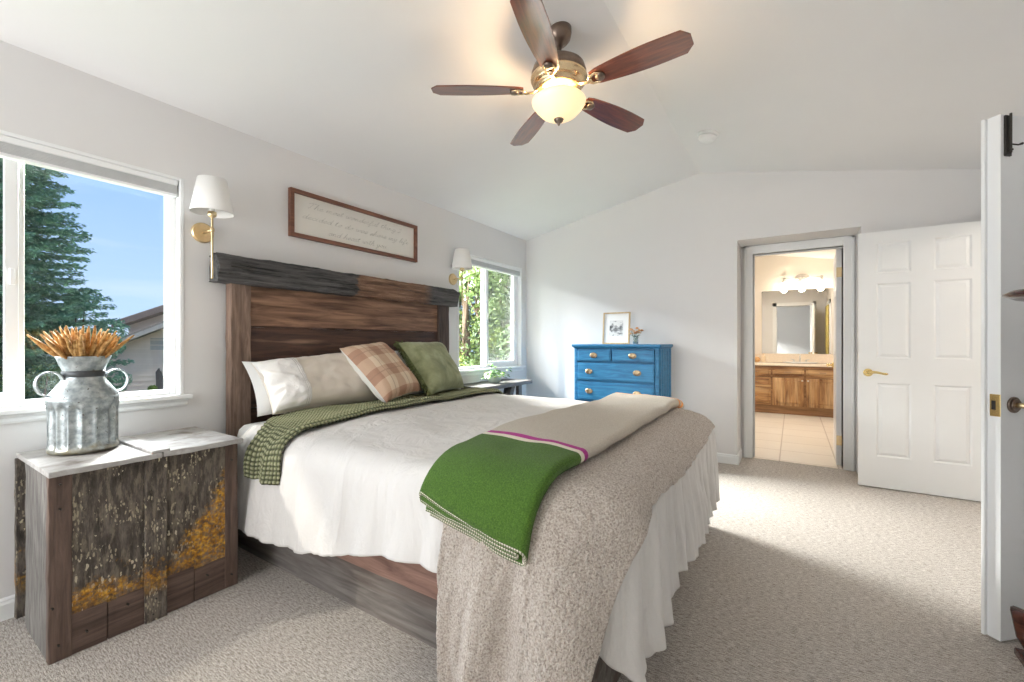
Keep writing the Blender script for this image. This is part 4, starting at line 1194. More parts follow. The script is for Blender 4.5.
# ------------------------------------------------------------------ pillows
def pillow(name, P00, P10, P11, P01, thick, mats, label, n=30, pinch=.07, wr=.006, seed=0, back=None, fringe=None, fm=None, sag=0):
    """corners: bottom-left, bottom-right, top-right, top-left (seen from the front); front normal = (P10-P00)x(P01-P00)"""
    P00, P10, P11, P01 = map(Vector, (P00, P10, P11, P01))
    nrm = (P10 - P00).cross(P01 - P00).normalized()
    root = thing(name, label, 'pillow' if 'bed' in name else 'cushion', tuple((P00 + P10) / 2))
    def pt(u, v_, sgn):
        # pinch the sides inward between the corners
        uu = u * 2 - 1; vv = v_ * 2 - 1
        pu = 1 - pinch * (1 - vv * vv); pv = 1 - pinch * (1 - uu * uu)
        # pinch so corners stay out
        uu2 = uu * (1 - pinch * (1 - abs(vv) ** 2.0)); vv2 = vv * (1 - pinch * (1 - abs(uu) ** 2.0))
        a, c_ = (uu2 + 1) / 2, (vv2 + 1) / 2
        p = P00 * (1 - a) * (1 - c_) + P10 * a * (1 - c_) + P11 * a * c_ + P01 * (1 - a) * c_
        t_ = max(0, (1 - uu ** 4) * (1 - vv ** 4)) ** .55
        w_ = wr * (nz3(uu * 3 + seed, vv * 3, sgn * 3) + .6 * nz3(uu * 8 + seed, vv * 5, sgn)) * min(1, t_ * 2)
        return p + nrm * (sgn * (thick / 2) * t_ + w_) + Vector((0, 0, -sag * (1 - uu * uu) * v_))
    b = MB(); g = lin(0, 1, n)
    b.grid(lambda u, v_: pt(u, v_, 1), g, g)
    f = b.build('front', mats, root, smooth=True)
    b = MB(); b.grid(lambda u, v_: pt(u, 1 - v_, -1), g, g)
    b.build('back', back or mats, root, smooth=True)
    return root, pt, nrm
MAT['case'] = None
m = M('cream_sateen_pillowcase', .55)
v = m.mapped((1, 1, 1)); m.color(m.ramp(m.noise(v, 4, 3), [(.3, (.66, .59, .51)), (.7, (.74, .67, .59))]))
m.bump(m.noise(m.mapped((1, 1, 1)), 5, 3, .5, 1.0), .35, .02); m.b.inputs['Sheen Weight'].default_value = .2
MAT['case'] = m.m
MAT['case_w'] = plain('white_pillowcase', (.82, .81, .80), .8, var=.02, bump=.3, bsc=14)
# rear white pillow, front cream pillow with stitched cuff, far white pillow
r0, pt0, n0 = pillow('bed_pillow', (.23, 1.27, .735), (.23, 1.93, .735), (.13, 1.93, 1.03), (.13, 1.235, 1.045), .15, MAT['case_w'], 'white pillow at the very back, its left edge showing behind the cream pillow', seed=3)
r1, pt1, n1_ = pillow('bed_pillow', (.36, 1.285, .755), (.36, 2.04, .755), (.16, 2.00, 1.095), (.17, 1.265, 1.035), .20, MAT['case'], 'large cream pillow with stitched cuff leaning on the headboard nearest the nightstand', n=44, seed=5, wr=.010)
# cuff: hem overlay with gathered folds on the left fifth of the front face
m = M('white_cuff_cotton', .7)
v = m.mapped((1, 1, 1)); m.color(m.ramp(m.noise(v, 5, 3), [(.3, (.78, .755, .73)), (.7, (.84, .82, .80))])); m.bump(m.noise(v, 16, 5, .6, .8), .6, .015); MAT['cuff'] = m.m
def cuff_pt(u, v_):
    p = pt1(u, v_, 1)
    d = .006 + .026 * max(0, math.sin(v_ * 11 + u * 22 + 1.5 * nz3(v_ * 3, u * 4))) * math.sin(PI * min(1, v_)) * (1 - u / .36) + .004 * nz3(u * 20, v_ * 12, 3)
    return p + n1_ * d
b = MB(); b.grid(cuff_pt, lin(.0, .27, 26), lin(.01, .985, 50)); b.build('cuff', MAT['cuff'], r1, smooth=True, solid=.003, offset=-1)
for du in (.235, .252):
    b = MB(); pts = [cuff_pt(du, t_) + n1_ * .0015 for t_ in lin(.03, .97, 30)]
    b.tube(pts, .0012, 5); b.build('stitching', plain('grey_thread', (.42, .40, .38), .8), r1)
r2, _, _ = pillow('bed_pillow', (.30, 2.30, .74), (.30, 2.97, .74), (.13, 2.93, 1.09), (.13, 2.25, 1.09), .17, MAT['case_w'], 'white pillow on the far side, mostly hidden behind the green cushion', seed=9)
# plaid cushion
m = M('tan_plaid_cloth', .85)
uvx = m.sep('UV')
def band(x, off, per, wd): return m.math('LESS_THAN', m.math('FRACT', m.math('MULTIPLY_ADD', x, per, off)), wd)
s1 = band(uvx[0], .15, 2.6, .5); s2 = band(uvx[1], .30, 2.6, .5)
th1 = band(uvx[0], .42, 2.6, .05); th2 = band(uvx[1], .05, 2.6, .05)
sm = m.math('MULTIPLY', m.math('ADD', s1, s2), .5)
c0 = m.ramp(sm, [(.0, (.72, .57, .41)), (.5, (.58, .38, .25)), (1.0, (.42, .22, .13))])
c0 = m.mix(m.math('MULTIPLY', m.math('MAXIMUM', th1, th2), .5), c0, (.30, .16, .10))
wv = m.noise(m.mapped((1, 1, 1)), 350, 2); m.color(m.mix(.12, c0, wv)); m.bump(wv, .3, .003)
MAT['plaid'] = m.m
MAT['calico'] = plain('white_cushion_backing', (.82, .80, .76), .85, var=.03, bump=.3, bsc=20)
r3, pt3, n3 = pillow('plaid_cushion', (.62, 1.855, .775), (.47, 2.32, .80), (.19, 2.175, 1.155), (.24, 1.79, 1.115), .17, MAT['plaid'], 'tan plaid square cushion with white back leaning in the middle', seed=2, back=MAT['calico'], n=34)
# green cushion with fringe
m = M('sage_green_velvet', .8)
v = m.mapped((1, 1, 1)); m.color(m.ramp(m.noise(v, 7, 5, .6, .5), [(.3, (.15, .17, .075)), (.5, (.25, .27, .14)), (.7, (.37, .385, .23))])); m.bump(m.noise(v, 18, 5, .6, .6), .4, .012); m.b.inputs['Sheen Weight'].default_value = .2
MAT['sage'] = m.m
gc = [(.58, 2.30, .775), (.46, 2.82, .775), (.20, 2.80, 1.15), (.24, 2.29, 1.15)]
r4, pt4, n4 = pillow('fringed_cushion', *gc, .19, MAT['sage'], 'sage green fringed cushion leaning near the far window', seed=4, n=34)
MAT['fringe'] = plain('dark_olive_fringe', (.12, .14, .055), .95, var=.3, sc=60)
b = MB()
for e in range(3):
    for i in range(90):
        t_ = (i + .5) / 90
        u, v_ = ((0, t_), (t_, 1), (1, t_))[e]
        p = pt4(u, v_, 1); cdir = (p - pt4(.5 if e == 1 else .3 + .4 * u, v_ if e != 1 else .5, 1)).normalized()
        cdir = (cdir + Vector((rnd.uniform(-.5, .5), rnd.uniform(-.5, .5), rnd.uniform(-.6, .3)))).normalized()
        b.tube([p - cdir * .004, p + cdir * .018, p + cdir * .036 + Vector((0, 0, -.008))], [.0045, .004, .002], 5)
b.build('fringe', MAT['fringe'], r4)
MB().add([(.0, .0, 0)], []) if False else None

# ------------------------------------------------------------------ wall sconces
MAT['shade'] = None
m = M('white_linen_shade', .8, 0, (.86, .85, .83)); m.b.inputs['Transmission Weight'].default_value = 0.0; m.b.inputs['Subsurface Weight'].default_value = 0.0
m.bump(m.noise(m.mapped((1, 1, 1)), 300, 2), .2, .002); MAT['shade'] = m.m
sc = thing('wall_sconce', 'brass wall sconce with white shade above the nightstand end of the headboard', 'wall lamp', (0, 1.09, 1.5), 'brass sconces flanking the headboard')
ysc = 1.09
b = MB(); b.lathe([(.055, 0), (.055, .010), (.05, .016), (.01, .017)], n=36, mat=Matrix.Translation((0.0, ysc - .0, 1.762)) @ Matrix.Rotation(PI / 2, 4, 'Y')); b.build('backplate', MAT['brass'], sc, smooth=False)
b = MB(); b.cyl((.015, ysc, 1.762), (.115, ysc, 1.762), .006, 14); b.lathe([(.009, -.012), (.011, -.006), (.011, .006), (.009, .012)], (.12, ysc, 1.762), 16); b.build('arm', MAT['brass'], sc, smooth=True)
b = MB(); b.lathe([(.001, 0), (.005, .004), (.0055, .01), (.0055, .33), (.018, .337), (.021, .345), (.021, .362), (.006, .365)], (.12, ysc, 1.497), 18); b.build('stem', MAT['brass'], sc, smooth=True)
b = MB(); b.lathe([(.100, 1.853), (.068, 2.035), (.0665, 2.035), (.0985, 1.853)], (.12, ysc, 0), 48, closed=False); b.build('lamp_shade', MAT['shade'], sc, smooth=True)
b = MB(); b.lathe([(.006, 1.86), (.013, 1.87), (.013, 1.89), (.026, 1.925), (.02, 1.955), (.004, 1.965)], (.12, ysc, 0), 18); b.build('bulb', plain('white_bulb', (.9, .89, .86), .3), sc, smooth=True)
sc2 = copy_tree(sc, None, (0, 2.115, .0)); sc2['label'] = 'brass wall sconce with white shade in front of the far window'

# ------------------------------------------------------------------ framed script sign
fa_ = thing('framed_sign', 'wide brown framed sign with handwritten script above the headboard', 'wall art', (0, 2.14, 1.84))
MAT['frame'] = wood('red_brown_frame', (.10, .035, .02), (.24, .10, .06), 'Y', .45, 1, .1)
SY0, SY1, SZ0, SZ1 = 1.578, 2.708, 1.846, 2.16
for (p, q, r_, u) in ((SY0, SY1, SZ1 - .026, SZ1), (SY0, SY1, SZ0, SZ0 + .026), (SY0, SY0 + .026, SZ0 + .026, SZ1 - .026), (SY1 - .026, SY1, SZ0 + .026, SZ1 - .026)):
    MB().box(.002, .034, p, q, r_, u).build('frame_side', MAT['frame'], fa_, bevel=.0015)
MB().box(.004, .012, SY0 + .02, SY1 - .02, SZ0 + .02, SZ1 - .02).build('panel', plain('cream_paper', (.74, .72, .67), .7, var=.02), fa_)
GL = {  # single-stroke cursive letters: width, strokes (x, y), x-height = 1
 'a': (1.0, [[(.85, .8), (.5, 1), (.1, .5), (.4, 0), (.8, .5), (.9, 1), (.85, .2), (1.15, .1)]]), 'c': (.8, [[(.8, .85), (.45, 1), (.1, .5), (.4, 0), (.95, .2)]]),
 'd': (1.0, [[(.85, .8), (.5, 1), (.1, .5), (.4, 0), (.8, .5), (1.0, 2.1), (.85, .2), (1.15, .1)]]), 'e': (.8, [[(.05, .3), (.7, .65), (.45, 1), (.12, .5), (.4, 0), (.95, .25)]]),
 'f': (.7, [[(.0, .2), (.6, 1.6), (.5, 2.1), (.3, 1.6), (.2, -.9), (.45, -.2), (.8, .2)]]), 'g': (1.0, [[(.85, .8), (.5, 1), (.1, .5), (.4, 0), (.85, .9), (.7, -.9), (.2, -.8), (1.1, .2)]]),
 'h': (1.0, [[(0, .1), (.45, 1.8), (.3, 2.1), (.15, 0), (.2, .6), (.6, 1), (.75, .5), (.75, .05), (1.1, .15)]]), 'i': (.5, [[(0, .3), (.2, 1), (.2, .1), (.5, .15)], [(.28, 1.4), (.32, 1.5)]]),
 'k': (.9, [[(0, .1), (.45, 1.8), (.3, 2.1), (.15, 0), (.3, .6), (.7, 1), (.35, .5), (.95, .05)]]), 'l': (.55, [[(0, .1), (.45, 1.8), (.3, 2.1), (.15, .2), (.6, .15)]]),
 'm': (1.4, [[(0, .4), (.15, 1), (.15, 0), (.35, .9), (.6, .9), (.6, 0), (.8, .9), (1.05, .9), (1.1, .05), (1.45, .15)]]), 'n': (1.0, [[(0, .4), (.15, 1), (.15, 0), (.35, .9), (.65, .9), (.7, .05), (1.05, .15)]]),
 'o': (.9, [[(.5, 1), (.1, .5), (.4, 0), (.8, .5), (.5, 1), (.7, .85), (1.0, .9)]]), 'r': (.7, [[(0, .2), (.2, 1.05), (.45, .9), (.4, .1), (.75, .15)]]),
 's': (.7, [[(0, .1), (.4, 1.05), (.6, .4), (.3, 0), (.1, .15), (.75, .15)]]), 't': (.6, [[(0, .2), (.35, 1.8), (.2, .2), (.6, .15)], [(-.05, 1.25), (.6, 1.35)]]),
 'u': (1.0, [[(0, .6), (.12, 1), (.15, .2), (.5, .05), (.8, 1), (.8, .1), (1.1, .15)]]), 'v': (.8, [[(0, .8), (.15, 1), (.35, 0), (.7, 1), (.95, .9)]]),
 'w': (1.2, [[(0, .8), (.1, 1), (.2, .1), (.5, .1), (.6, .9), (.65, .1), (1.0, .2), (1.05, 1), (1.3, .9)]]), 'y': (1.0, [[(0, .6), (.12, 1), (.2, .2), (.5, .1), (.8, 1), (.6, -.9), (.2, -.8), (1.1, .2)]]),
 'T': (1.3, [[(-.2, 1.7), (.2, 2.1), (1.4, 2.15)], [(.75, 2.1), (.45, .1), (.1, .15)]]), 'I': (.9, [[(.1, 1.7), (.6, 2.1), (.4, .1), (0, .2), (.9, .4)]]),
}
def script(text, y0, z0, xh, width):
    raw = []; x = 0
    for ch in text:
        if ch == ' ': x += .75; continue
        w_, ss = GL[ch]
        for s in ss: raw.append([(x + a + .35 * c_, c_) for a, c_ in s])
        x += w_ + .12
    k = width / x
    for s in raw:
        P = [Vector((0, a * k, c_ * xh)) for a, c_ in s]
        out = []
        for i in range(len(P) - 1):
            p0, p1, p2, p3 = P[max(i - 1, 0)], P[i], P[i + 1], P[min(i + 2, len(P) - 1)]
            for j in range(5):
                t_ = j / 5
                out.append(.5 * ((2 * p1) + (p2 - p0) * t_ + (2 * p0 - 5 * p1 + 4 * p2 - p3) * t_ ** 2 + (3 * p1 - p0 - 3 * p2 + p3) * t_ ** 3))
        out.append(P[-1])
        yield [Vector((.0125, y0 + p.y, z0 + p.z)) for p in out]
ink = plain('grey_ink', (.30, .29, .27), .7)
for (tx, ya, za, wd) in (('The most wonderful thing I', 1.705, 2.062, .83), ('decided to do was share my life', 1.665, 1.985, .95), ('and heart with you', 1.86, 1.908, .52)):
    b = MB()
    for line in script(tx, ya, za, .0175, wd): b.tube(line, .0011, 4, flat=.5)
    b.build('lettering', ink, fa_)

# ------------------------------------------------------------------ ceiling fan
FX, FY = 1.735, 2.03
fz_c = ceil_z(FX)
fan = thing('ceiling_fan', 'brass ceiling fan with five dark wood blades and glowing bowl light', 'ceiling fan', (FX, FY, 2.3))
b = MB(); b.lathe([(.066, .02), (.066, -.012), (.060, -.040), (.042, -.062), (.022, -.070), (.018, -.085)], (FX + .0, FY, fz_c), 32); b.build('canopy', MAT['bronze'], fan, smooth=True)
b = MB(); b.cyl((FX, FY, fz_c - .05), (FX, FY, 2.60), .013, 16); b.build('downrod', MAT['bronze'], fan, smooth=True)
b = MB(); b.lathe([(.03, 2.635), (.045, 2.625), (.10, 2.608), (.132, 2.585), (.142, 2.555), (.140, 2.535)], (FX, FY, 0), 48); b.build('motor_cover', MAT['bronze'], fan, smooth=True)
b = MB(); b.lathe([(.140, 2.536), (.146, 2.530), (.146, 2.520), (.134, 2.512), (.138, 2.502), (.124, 2.492), (.112, 2.484), (.116, 2.476), (.095, 2.466), (.070, 2.460), (.060, 2.445), (.072, 2.437), (.060, 2.430), (.04, 2.425)], (FX, FY, 0), 64); b.build('motor_housing', MAT['fan_brass'], fan, smooth=True)
m = M('mahogany_fan_blade', .30)
v = m.mapped((3, 30, 30), rot=(0, 0, 0)); n1 = m.noise(v, 2, 6, .6, .4)
m.color(m.ramp(n1, [(.3, (.07, .016, .008)), (.6, (.19, .045, .018)), (.8, (.28, .075, .03))]))
m.b.inputs['Coat Weight'].default_value = 1.0; m.b.inputs['Coat Roughness'].default_value = .12
MAT['blade'] = m.m
MAT['blade_edge'] = plain('dark_blade_edge', (.03, .015, .012), .4)
def outline_blade():
    L0, L1 = .185, .66
    pts = []
    for t_ in lin(0, 1, 15):
        x = L0 + (L1 - L0) * t_
        w_ = .044 + .031 * math.sin(min(1, t_ * 1.35) * PI / 2) - .012 * t_ * t_
        if t_ > .93: w_ *= (1 - ((t_ - .93) / .07) ** 2 * .55)
        if t_ < .06: w_ *= .82 + .18 * t_ / .06
        pts.append((x, w_))
    return pts
op = outline_blade()
poly = [(x, -w_) for x, w_ in op] + [(x, w_) for x, w_ in op[::-1]]
for k in range(5):
    a = R(69 + 72 * k)
    MXB = Matrix.Translation((FX, FY, 2.462)) @ Matrix.Rotation(a, 4, 'Z') @ Matrix.Rotation(R(-12), 4, 'X')
    # mesh in local space so the grain follows the blade
    b = MB(); b.prism(poly, 0.0, .0065, 'z')
    o = b.build('blade', MAT['blade'], None, origin=(0, 0, 0), bevel=.0015)
    o.parent = fan; o['_w'] = (0, 0, 0); o.matrix_local = Matrix.Translation((-FX, -FY, -2.3)) @ MXB
    b = MB()
    b.tube([(.10, 0, .012), (.13, 0, -.006), (.165, .0, -.012), (.19, 0, -.008)], [.013, .010, .010, .012], 10, mat=MXB, flat=.6)
    for s in (-1, 1): b.tube([(.165, 0, -.010), (.185, s * .022, -.008), (.215, s * .030, -.006), (.24, s * .016, -.005), (.25, 0, -.005)], [.007, .007, .007, .007, .007], 8, mat=MXB, flat=.6)
    io = b.build('blade_iron', MAT['fan_brass'], fan, smooth=True)
    b = MB(); b.lathe([(.024, -.002), (.024, -.010), (.018, -.016), (.004, -.018)], (.232, 0, 0), 20, mat=MXB); b.build('medallion', MAT['bronze'], io, smooth=True)
m = M('glowing_alabaster_glass', .35, 0, (.9, .8, .6))
m.b.inputs['Emission Color'].default_value = (1, .70, .34, 1); m.b.inputs['Emission Strength'].default_value = .5
MAT['bowl'] = m.m
b = MB(); b.lathe([(.118, 2.420), (.132, 2.416), (.140, 2.406), (.137, 2.394), (.122, 2.372), (.095, 2.343), (.060, 2.322), (.025, 2.314), (.004, 2.312)], (FX, FY, 0), 56, closed=False); b.build('light_bowl', MAT['bowl'], fan, smooth=True)
b = MB(); b.lathe([(.022, 2.322), (.026, 2.314), (.020, 2.302), (.008, 2.294), (.006, 2.286), (.001, 2.280)], (FX, FY, 0), 24); b.build('finial', MAT['bronze'], fan, smooth=True)
light('fan_lamp', 'POINT', (FX, FY, 2.405), 19, (1, .72, .42), shadow_soft_size=.08)

# smoke detector on the right slope
d_ = Vector((708 - 512, 0, 0))
Fv = Vector((-math.sin(YAW), math.cos(YAW), 0)); Rv = Vector((math.cos(YAW), math.sin(YAW), 0))
SDX, SDY = 2.285, 2.885
b = MB()
def ray(u, v_): return Fv * 433.8 + Rv * (u - 512) + Vector((0, 0, 342.27 - v_))
rd = ray(708, 134); tt = (RZ + .196 * RX - .196 * CAMLOC.x - CAMLOC.z) / (rd.z + .196 * rd.x); SP_ = CAMLOC + rd * tt
MS = Matrix.Translation(SP_) @ Matrix.Rotation(math.atan(.196), 4, 'Y')
sd_ = thing('smoke_detector', 'round white smoke detector on the right slope of the ceiling', 'smoke detector', tuple(SP_))
b = MB(); b.lathe([(.078, .004), (.078, -.010), (.070, -.014), (.05, -.014)], n=36, mat=MS); b.build('mounting_plate', MAT['vinyl'], sd_, smooth=False, bevel=.001)
b = MB(); b.lathe([(.062, -.018), (.066, -.022), (.060, -.044), (.045, -.056), (.015, -.060)], n=36, mat=MS); b.lathe([(.05, -.010), (.05, -.02)], n=24, mat=MS); b.build('cover', MAT['vinyl'], sd_, smooth=True)

# ------------------------------------------------------------------ blue dresser
m = M('distressed_blue_paint', .45)
v = m.mapped((1.5, 8, 16)); n1 = m.noise(v, 2.5, 7, .65, .6); n2 = m.noise(m.mapped((1, 1, 1)), 9, 6)
c0 = m.ramp(n1, [(.25, (.006, .075, .18)), (.5, (.014, .165, .35)), (.75, (.04, .26, .48))])
c0 = m.mix(m.grey(m.noise(m.mapped((3, 3, 22)), 3, 7, .7), .66, .74), c0, (.02, .05, .09))
m.color(c0); m.bump(n1, .2, .004); MAT['blue'] = m.m
BX0, BX1, BY0, BY1, BZ = .870, 1.722, 4.10, 4.565, 1.130
dr = thing('blue_dresser', 'distressed blue painted dresser with brass pulls against the far wall', 'dresser', ((BX0 + BX1) / 2, (BY0 + BY1) / 2, 0))
b = MB()
b.box(BX0, BX1, BY0 + .02, BY1, .10, BZ - .022); b.box(BX0, BX0 + .03, BY0, BY0 + .02, .0, BZ - .022)
b.box(BX1 - .085, BX1, BY0, BY0 + .02, .0, BZ - .022) if False else b.box(BX1 - .035, BX1, BY0, BY0 + .02, .0, BZ - .022)
b.box(BX0, BX1, BY0 + .0, BY0 + .02, .06, .11); b.box(BX0, BX0 + .05, BY0 + .02, BY0 + .07, 0, .1); b.box(BX1 - .05, BX1, BY0 + .02, BY0 + .07, 0, .1); b.box(BX0, BX0 + .05, BY1 - .05, BY1, 0, .1); b.box(BX1 - .05, BX1, BY1 - .05, BY1, 0, .1)
b.build('carcass', MAT['blue'], dr, bevel=.003)
for i in range(5):
    MB().box(BX1, BX1 + .006, BY0 + .03 + i * .088, BY0 + .03 + i * .088 + .07, .12, BZ - .04).build('side_board', MAT['blue'], dr, bevel=.002)
b = MB(); b.box(BX0 - .022, BX1 + .022, BY0 - .022, BY1 + .004, BZ - .022, BZ + .004); b.box(BX0 - .010, BX1 + .010, BY0 - .010, BY1, BZ - .034, BZ - .022); b.build('top', MAT['blue'], dr, bevel=.006)
MAT['aged_brass'] = plain('aged_brass', (.36, .27, .16), .35, .9, .2, 60)
def dpull(parent, x, z):
    b = MB(); Mx_ = Matrix.Translation((x, BY0 - .014, z)) @ Matrix.Rotation(PI / 2, 4, 'X')
    b.lathe([(.034, 0), (.034, .002), (.028, .004), (.012, .005)], n=28, mat=Mx_ @ Matrix.Diagonal((1.15, .80, 1, 1)))
    po = b.build('pull_plate', MAT['aged_brass'], parent, smooth=True)
    b = MB(); b.tube([(x - .022, BY0 - .016, z + .004), (x - .024, BY0 - .028, z - .002), (x - .014, BY0 - .030, z - .014), (x, BY0 - .031, z - .017), (x + .014, BY0 - .030, z - .014), (x + .024, BY0 - .028, z - .002), (x + .022, BY0 - .016, z + .004)], .0035, 8); b.build('pull_bail', MAT['bronze'], po, smooth=True)
rows = [(.965, 1.082), (.775, .948), (.570, .758), (.345, .553), (.125, .328)]
for i, (z0, z1) in enumerate(rows):
    spans = [(BX0 + .036, 1.262), (1.276, BX1 - .041)] if i == 0 else [(BX0 + .036, BX1 - .041)]
    for (a, c_) in spans:
        b = MB(); b.box(a, c_, BY0 - .006, BY0 + .02, z0, z1); b.box(a + .012, c_ - .012, BY0 - .012, BY0 - .006, z0 + .012, z1 - .012)
        o = b.build('drawer', MAT['blue'], dr, bevel=.002)
        zc = (z0 + z1) / 2
        if i == 0: dpull(o, (a + c_) / 2, zc)
        else:
            dpull(o, BX0 + .165, zc); dpull(o, BX1 - .20, zc)
# small framed sketch on the dresser
pf = thing('picture_frame', 'small pale wood framed sketch leaning on the blue dresser', 'picture frame', (1.20, 4.40, BZ + .004))
MF = Matrix.Translation((1.205, 4.395, BZ + .005)) @ Matrix.Rotation(R(-6), 4, 'X')
pw, ph_, ft = .145, .335, .014
oak = wood('pale_gold_frame', (.42, .28, .14), (.62, .46, .26), 'Z', .45, 1, .05)
for (p, q, r_, u) in ((-pw, -pw + ft, 0, ph_), (pw - ft, pw, 0, ph_), (-pw + ft, pw - ft, 0, ft), (-pw + ft, pw - ft, ph_ - ft, ph_)):
    MB().box(p, q, -.008, .012, r_, u, mat=MF).build('frame_side', oak, pf)
MB().box(-pw + ft, pw - ft, 0, .008, ft, ph_ - ft, mat=MF).build('mat_board', plain('white_mat_board', (.80, .79, .77), .7, var=.01), pf)
m = M('grey_pencil_sketch', .8)
v = m.mapped((1, 1, 1)); n1 = m.noise(v, 24, 6, .7); sp = m.sep('Object')
msk = m.math('ADD', n1, m.math('MULTIPLY', m.math('ABSOLUTE', m.math('ADD', sp[2], -.165)), -2.6))
m.color(m.ramp(msk, [(.36, (.70, .69, .67)), (.43, (.30, .30, .30)), (.58, (.06, .06, .06))])); 
MB().box(-.072, .072, -.0015, 0.0, .085, .25, mat=MF).build('sketch', m.m, pf)
# flowers in a glass
vg = M('clear_vase_glass', .05, 0, (.9, .95, .93)); vg.b.inputs['Transmission Weight'].default_value = .9; vg.b.inputs['IOR'].default_value = 1.3
VX, VY, VZ = 1.425, 4.36, BZ + .004
tag(MB().lathe([(.024, 0), (.027, .004), (.027, .04), (.022, .065), (.024, .085), (.021, .085), (.018, .062), (.023, .04), (.023, .008), (.002, .006)], (VX, VY, VZ), 24, closed=False).build('glass_vase', vg.m, smooth=True), 'small clear glass vase holding flowers on the blue dresser', 'vase')
fl = thing('flower_bouquet', 'small bunch of orange and cream flowers on the blue dresser', 'flowers', (VX, VY, VZ + .01))
cols_ = [(.62, .30, .10), (.72, .50, .28), (.55, .24, .10), (.70, .42, .20)]
for i in range(11):
    a = i * 2.4; rr = .012 + .013 * math.sqrt(i); hz_ = .135 + .022 * math.cos(i * 1.7) - rr * .3
    c0 = Vector((VX + rr * 1.25 * math.cos(a), VY + rr * math.sin(a), VZ + hz_))
    b = MB(); vs_, fs_ = [], []
    for ring, (rad, up, cnt) in enumerate(((.027, .004, 8), (.020, .012, 7), (.011, .018, 5))):
        for k in range(cnt):
            aa = 2 * PI * k / cnt + ring
            d = Vector((math.cos(aa), math.sin(aa), 0)); s_v = Vector((-d.y, d.x, 0))
            o_ = len(vs_)
            vs_ += [c0, c0 + d * rad * .6 + s_v * rad * .4 + Vector((0, 0, up)), c0 + d * rad + Vector((0, 0, up * 1.1)), c0 + d * rad * .6 - s_v * rad * .4 + Vector((0, 0, up))]
            fs_.append((o_, o_ + 1, o_ + 2, o_ + 3))
    b.add(vs_, fs_); b.build('flower_head', plain('petal', cols_[i % 4], .7), fl, solid=.0012)
    b = MB(); b.tube([(VX + .008 * math.cos(a), VY + .008 * math.sin(a), VZ + .012), ((VX + c0.x) / 2, (VY + c0.y) / 2, VZ + .08), c0], .0013, 6); b.build('stem', plain('stem_green', (.10, .17, .05), .7), fl)
for i in range(7):
    a = i * .9 + .3; c0 = Vector((VX + .02 * math.cos(a), VY + .02 * math.sin(a), VZ + .085)); d = Vector((math.cos(a), math.sin(a), .25)).normalized(); s_v = Vector((-math.sin(a), math.cos(a), 0))
    b = MB(); b.add([c0, c0 + d * .015 + s_v * .008, c0 + d * .034, c0 + d * .015 - s_v * .008], [(0, 1, 2, 3)]); b.build('leaf', plain('leaf_green', (.08, .14, .05), .6), fl, solid=.001)

# ------------------------------------------------------------------ far bedside trestle table and plant
MAT['grey_wood'] = wood('dark_grey_table_wood', (.075, .070, .068), (.22, .205, .195), 'Y', .5, 1, .3)
tb = thing('bedside_table', 'dark grey wooden trestle table under the far window', 'table', (.2, 3.72, 0))
b = MB(); b.prism([(.012, 3.17), (.40, 3.17), (.36, 4.12), (.012, 4.12)], .705, .742, 'z'); b.build('tabletop', MAT['grey_wood'], tb, bevel=.004)
for yy in (3.30, 3.98):
    for s in (-1, 1):
        b = MB(); x_t, x_b = .20 + s * .07, .20 + s * .145
        dy = .10 if yy > 3.7 else -.0
        b.add([(x_t - .022, yy - .03 - dy * 0, .705), (x_t + .022, yy - .03, .705), (x_t + .022, yy + .03, .705), (x_t - .022, yy + .03, .705),
               (x_b - .022, yy - .03 - dy, 0), (x_b + .022, yy - .03 - dy, 0), (x_b + .022, yy + .03 - dy, 0), (x_b - .022, yy + .03 - dy, 0)],
              [(0, 1, 2, 3), (4, 7, 6, 5), (0, 4, 5, 1), (1, 5, 6, 2), (2, 6, 7, 3), (3, 7, 4, 0)]); b.build('leg', MAT['grey_wood'], tb, bevel=.003)
b = MB(); b.add([(.18, 3.40, .705), (.22, 3.40, .705), (.22, 3.46, .705), (.18, 3.46, .705), (.18, 3.62, .30), (.22, 3.62, .30), (.22, 3.68, .30), (.18, 3.68, .30)], [(0, 1, 2, 3), (4, 7, 6, 5), (0, 4, 5, 1), (1, 5, 6, 2), (2, 6, 7, 3), (3, 7, 4, 0)]); b.build('brace', MAT['grey_wood'], tb)
b = MB(); b.add([(.18, 3.90, .705), (.24, 3.90, .705), (.24, 3.97, .705), (.18, 3.97, .705), (.18, 3.70, .28), (.24, 3.70, .28), (.24, 3.77, .28), (.18, 3.77, .28)], [(0, 1, 2, 3), (4, 7, 6, 5), (0, 4, 5, 1), (1, 5, 6, 2), (2, 6, 7, 3), (3, 7, 4, 0)]); b.build('brace', MAT['grey_wood'], tb)
b = MB(); b.box(.18, .24, 3.31, 4.0, .25, .31); b.build('stretcher', MAT['grey_wood'], tb, bevel=.003)
PXc, PYc = .215, 3.60
pl_ = thing('potted_plant', 'trailing green leafy plant in a pale pot under the far window', 'plant', (PXc, PYc, .743))
b = MB(); b.lathe([(.045, 0), (.060, .008), (.072, .045), (.074, .075), (.069, .075), (.066, .05), (.05, .02), (.003, .018)], (PXc, PYc, .743), 30, closed=False); b.build('pot', plain('pale_aqua_glaze', (.55, .66, .60), .25, var=.05), pl_, smooth=True)
MB().lathe([(.064, .0), (.05, .004), (.001, .005)], (PXc, PYc, .805), 20).build('soil', plain('soil', (.04, .03, .02), .95), pl_)
leafm = [plain('pothos_leaf', (.10, .22, .05), .4, var=.4, sc=30), plain('pale_pothos_leaf', (.30, .45, .14), .4, var=.3, sc=30)]
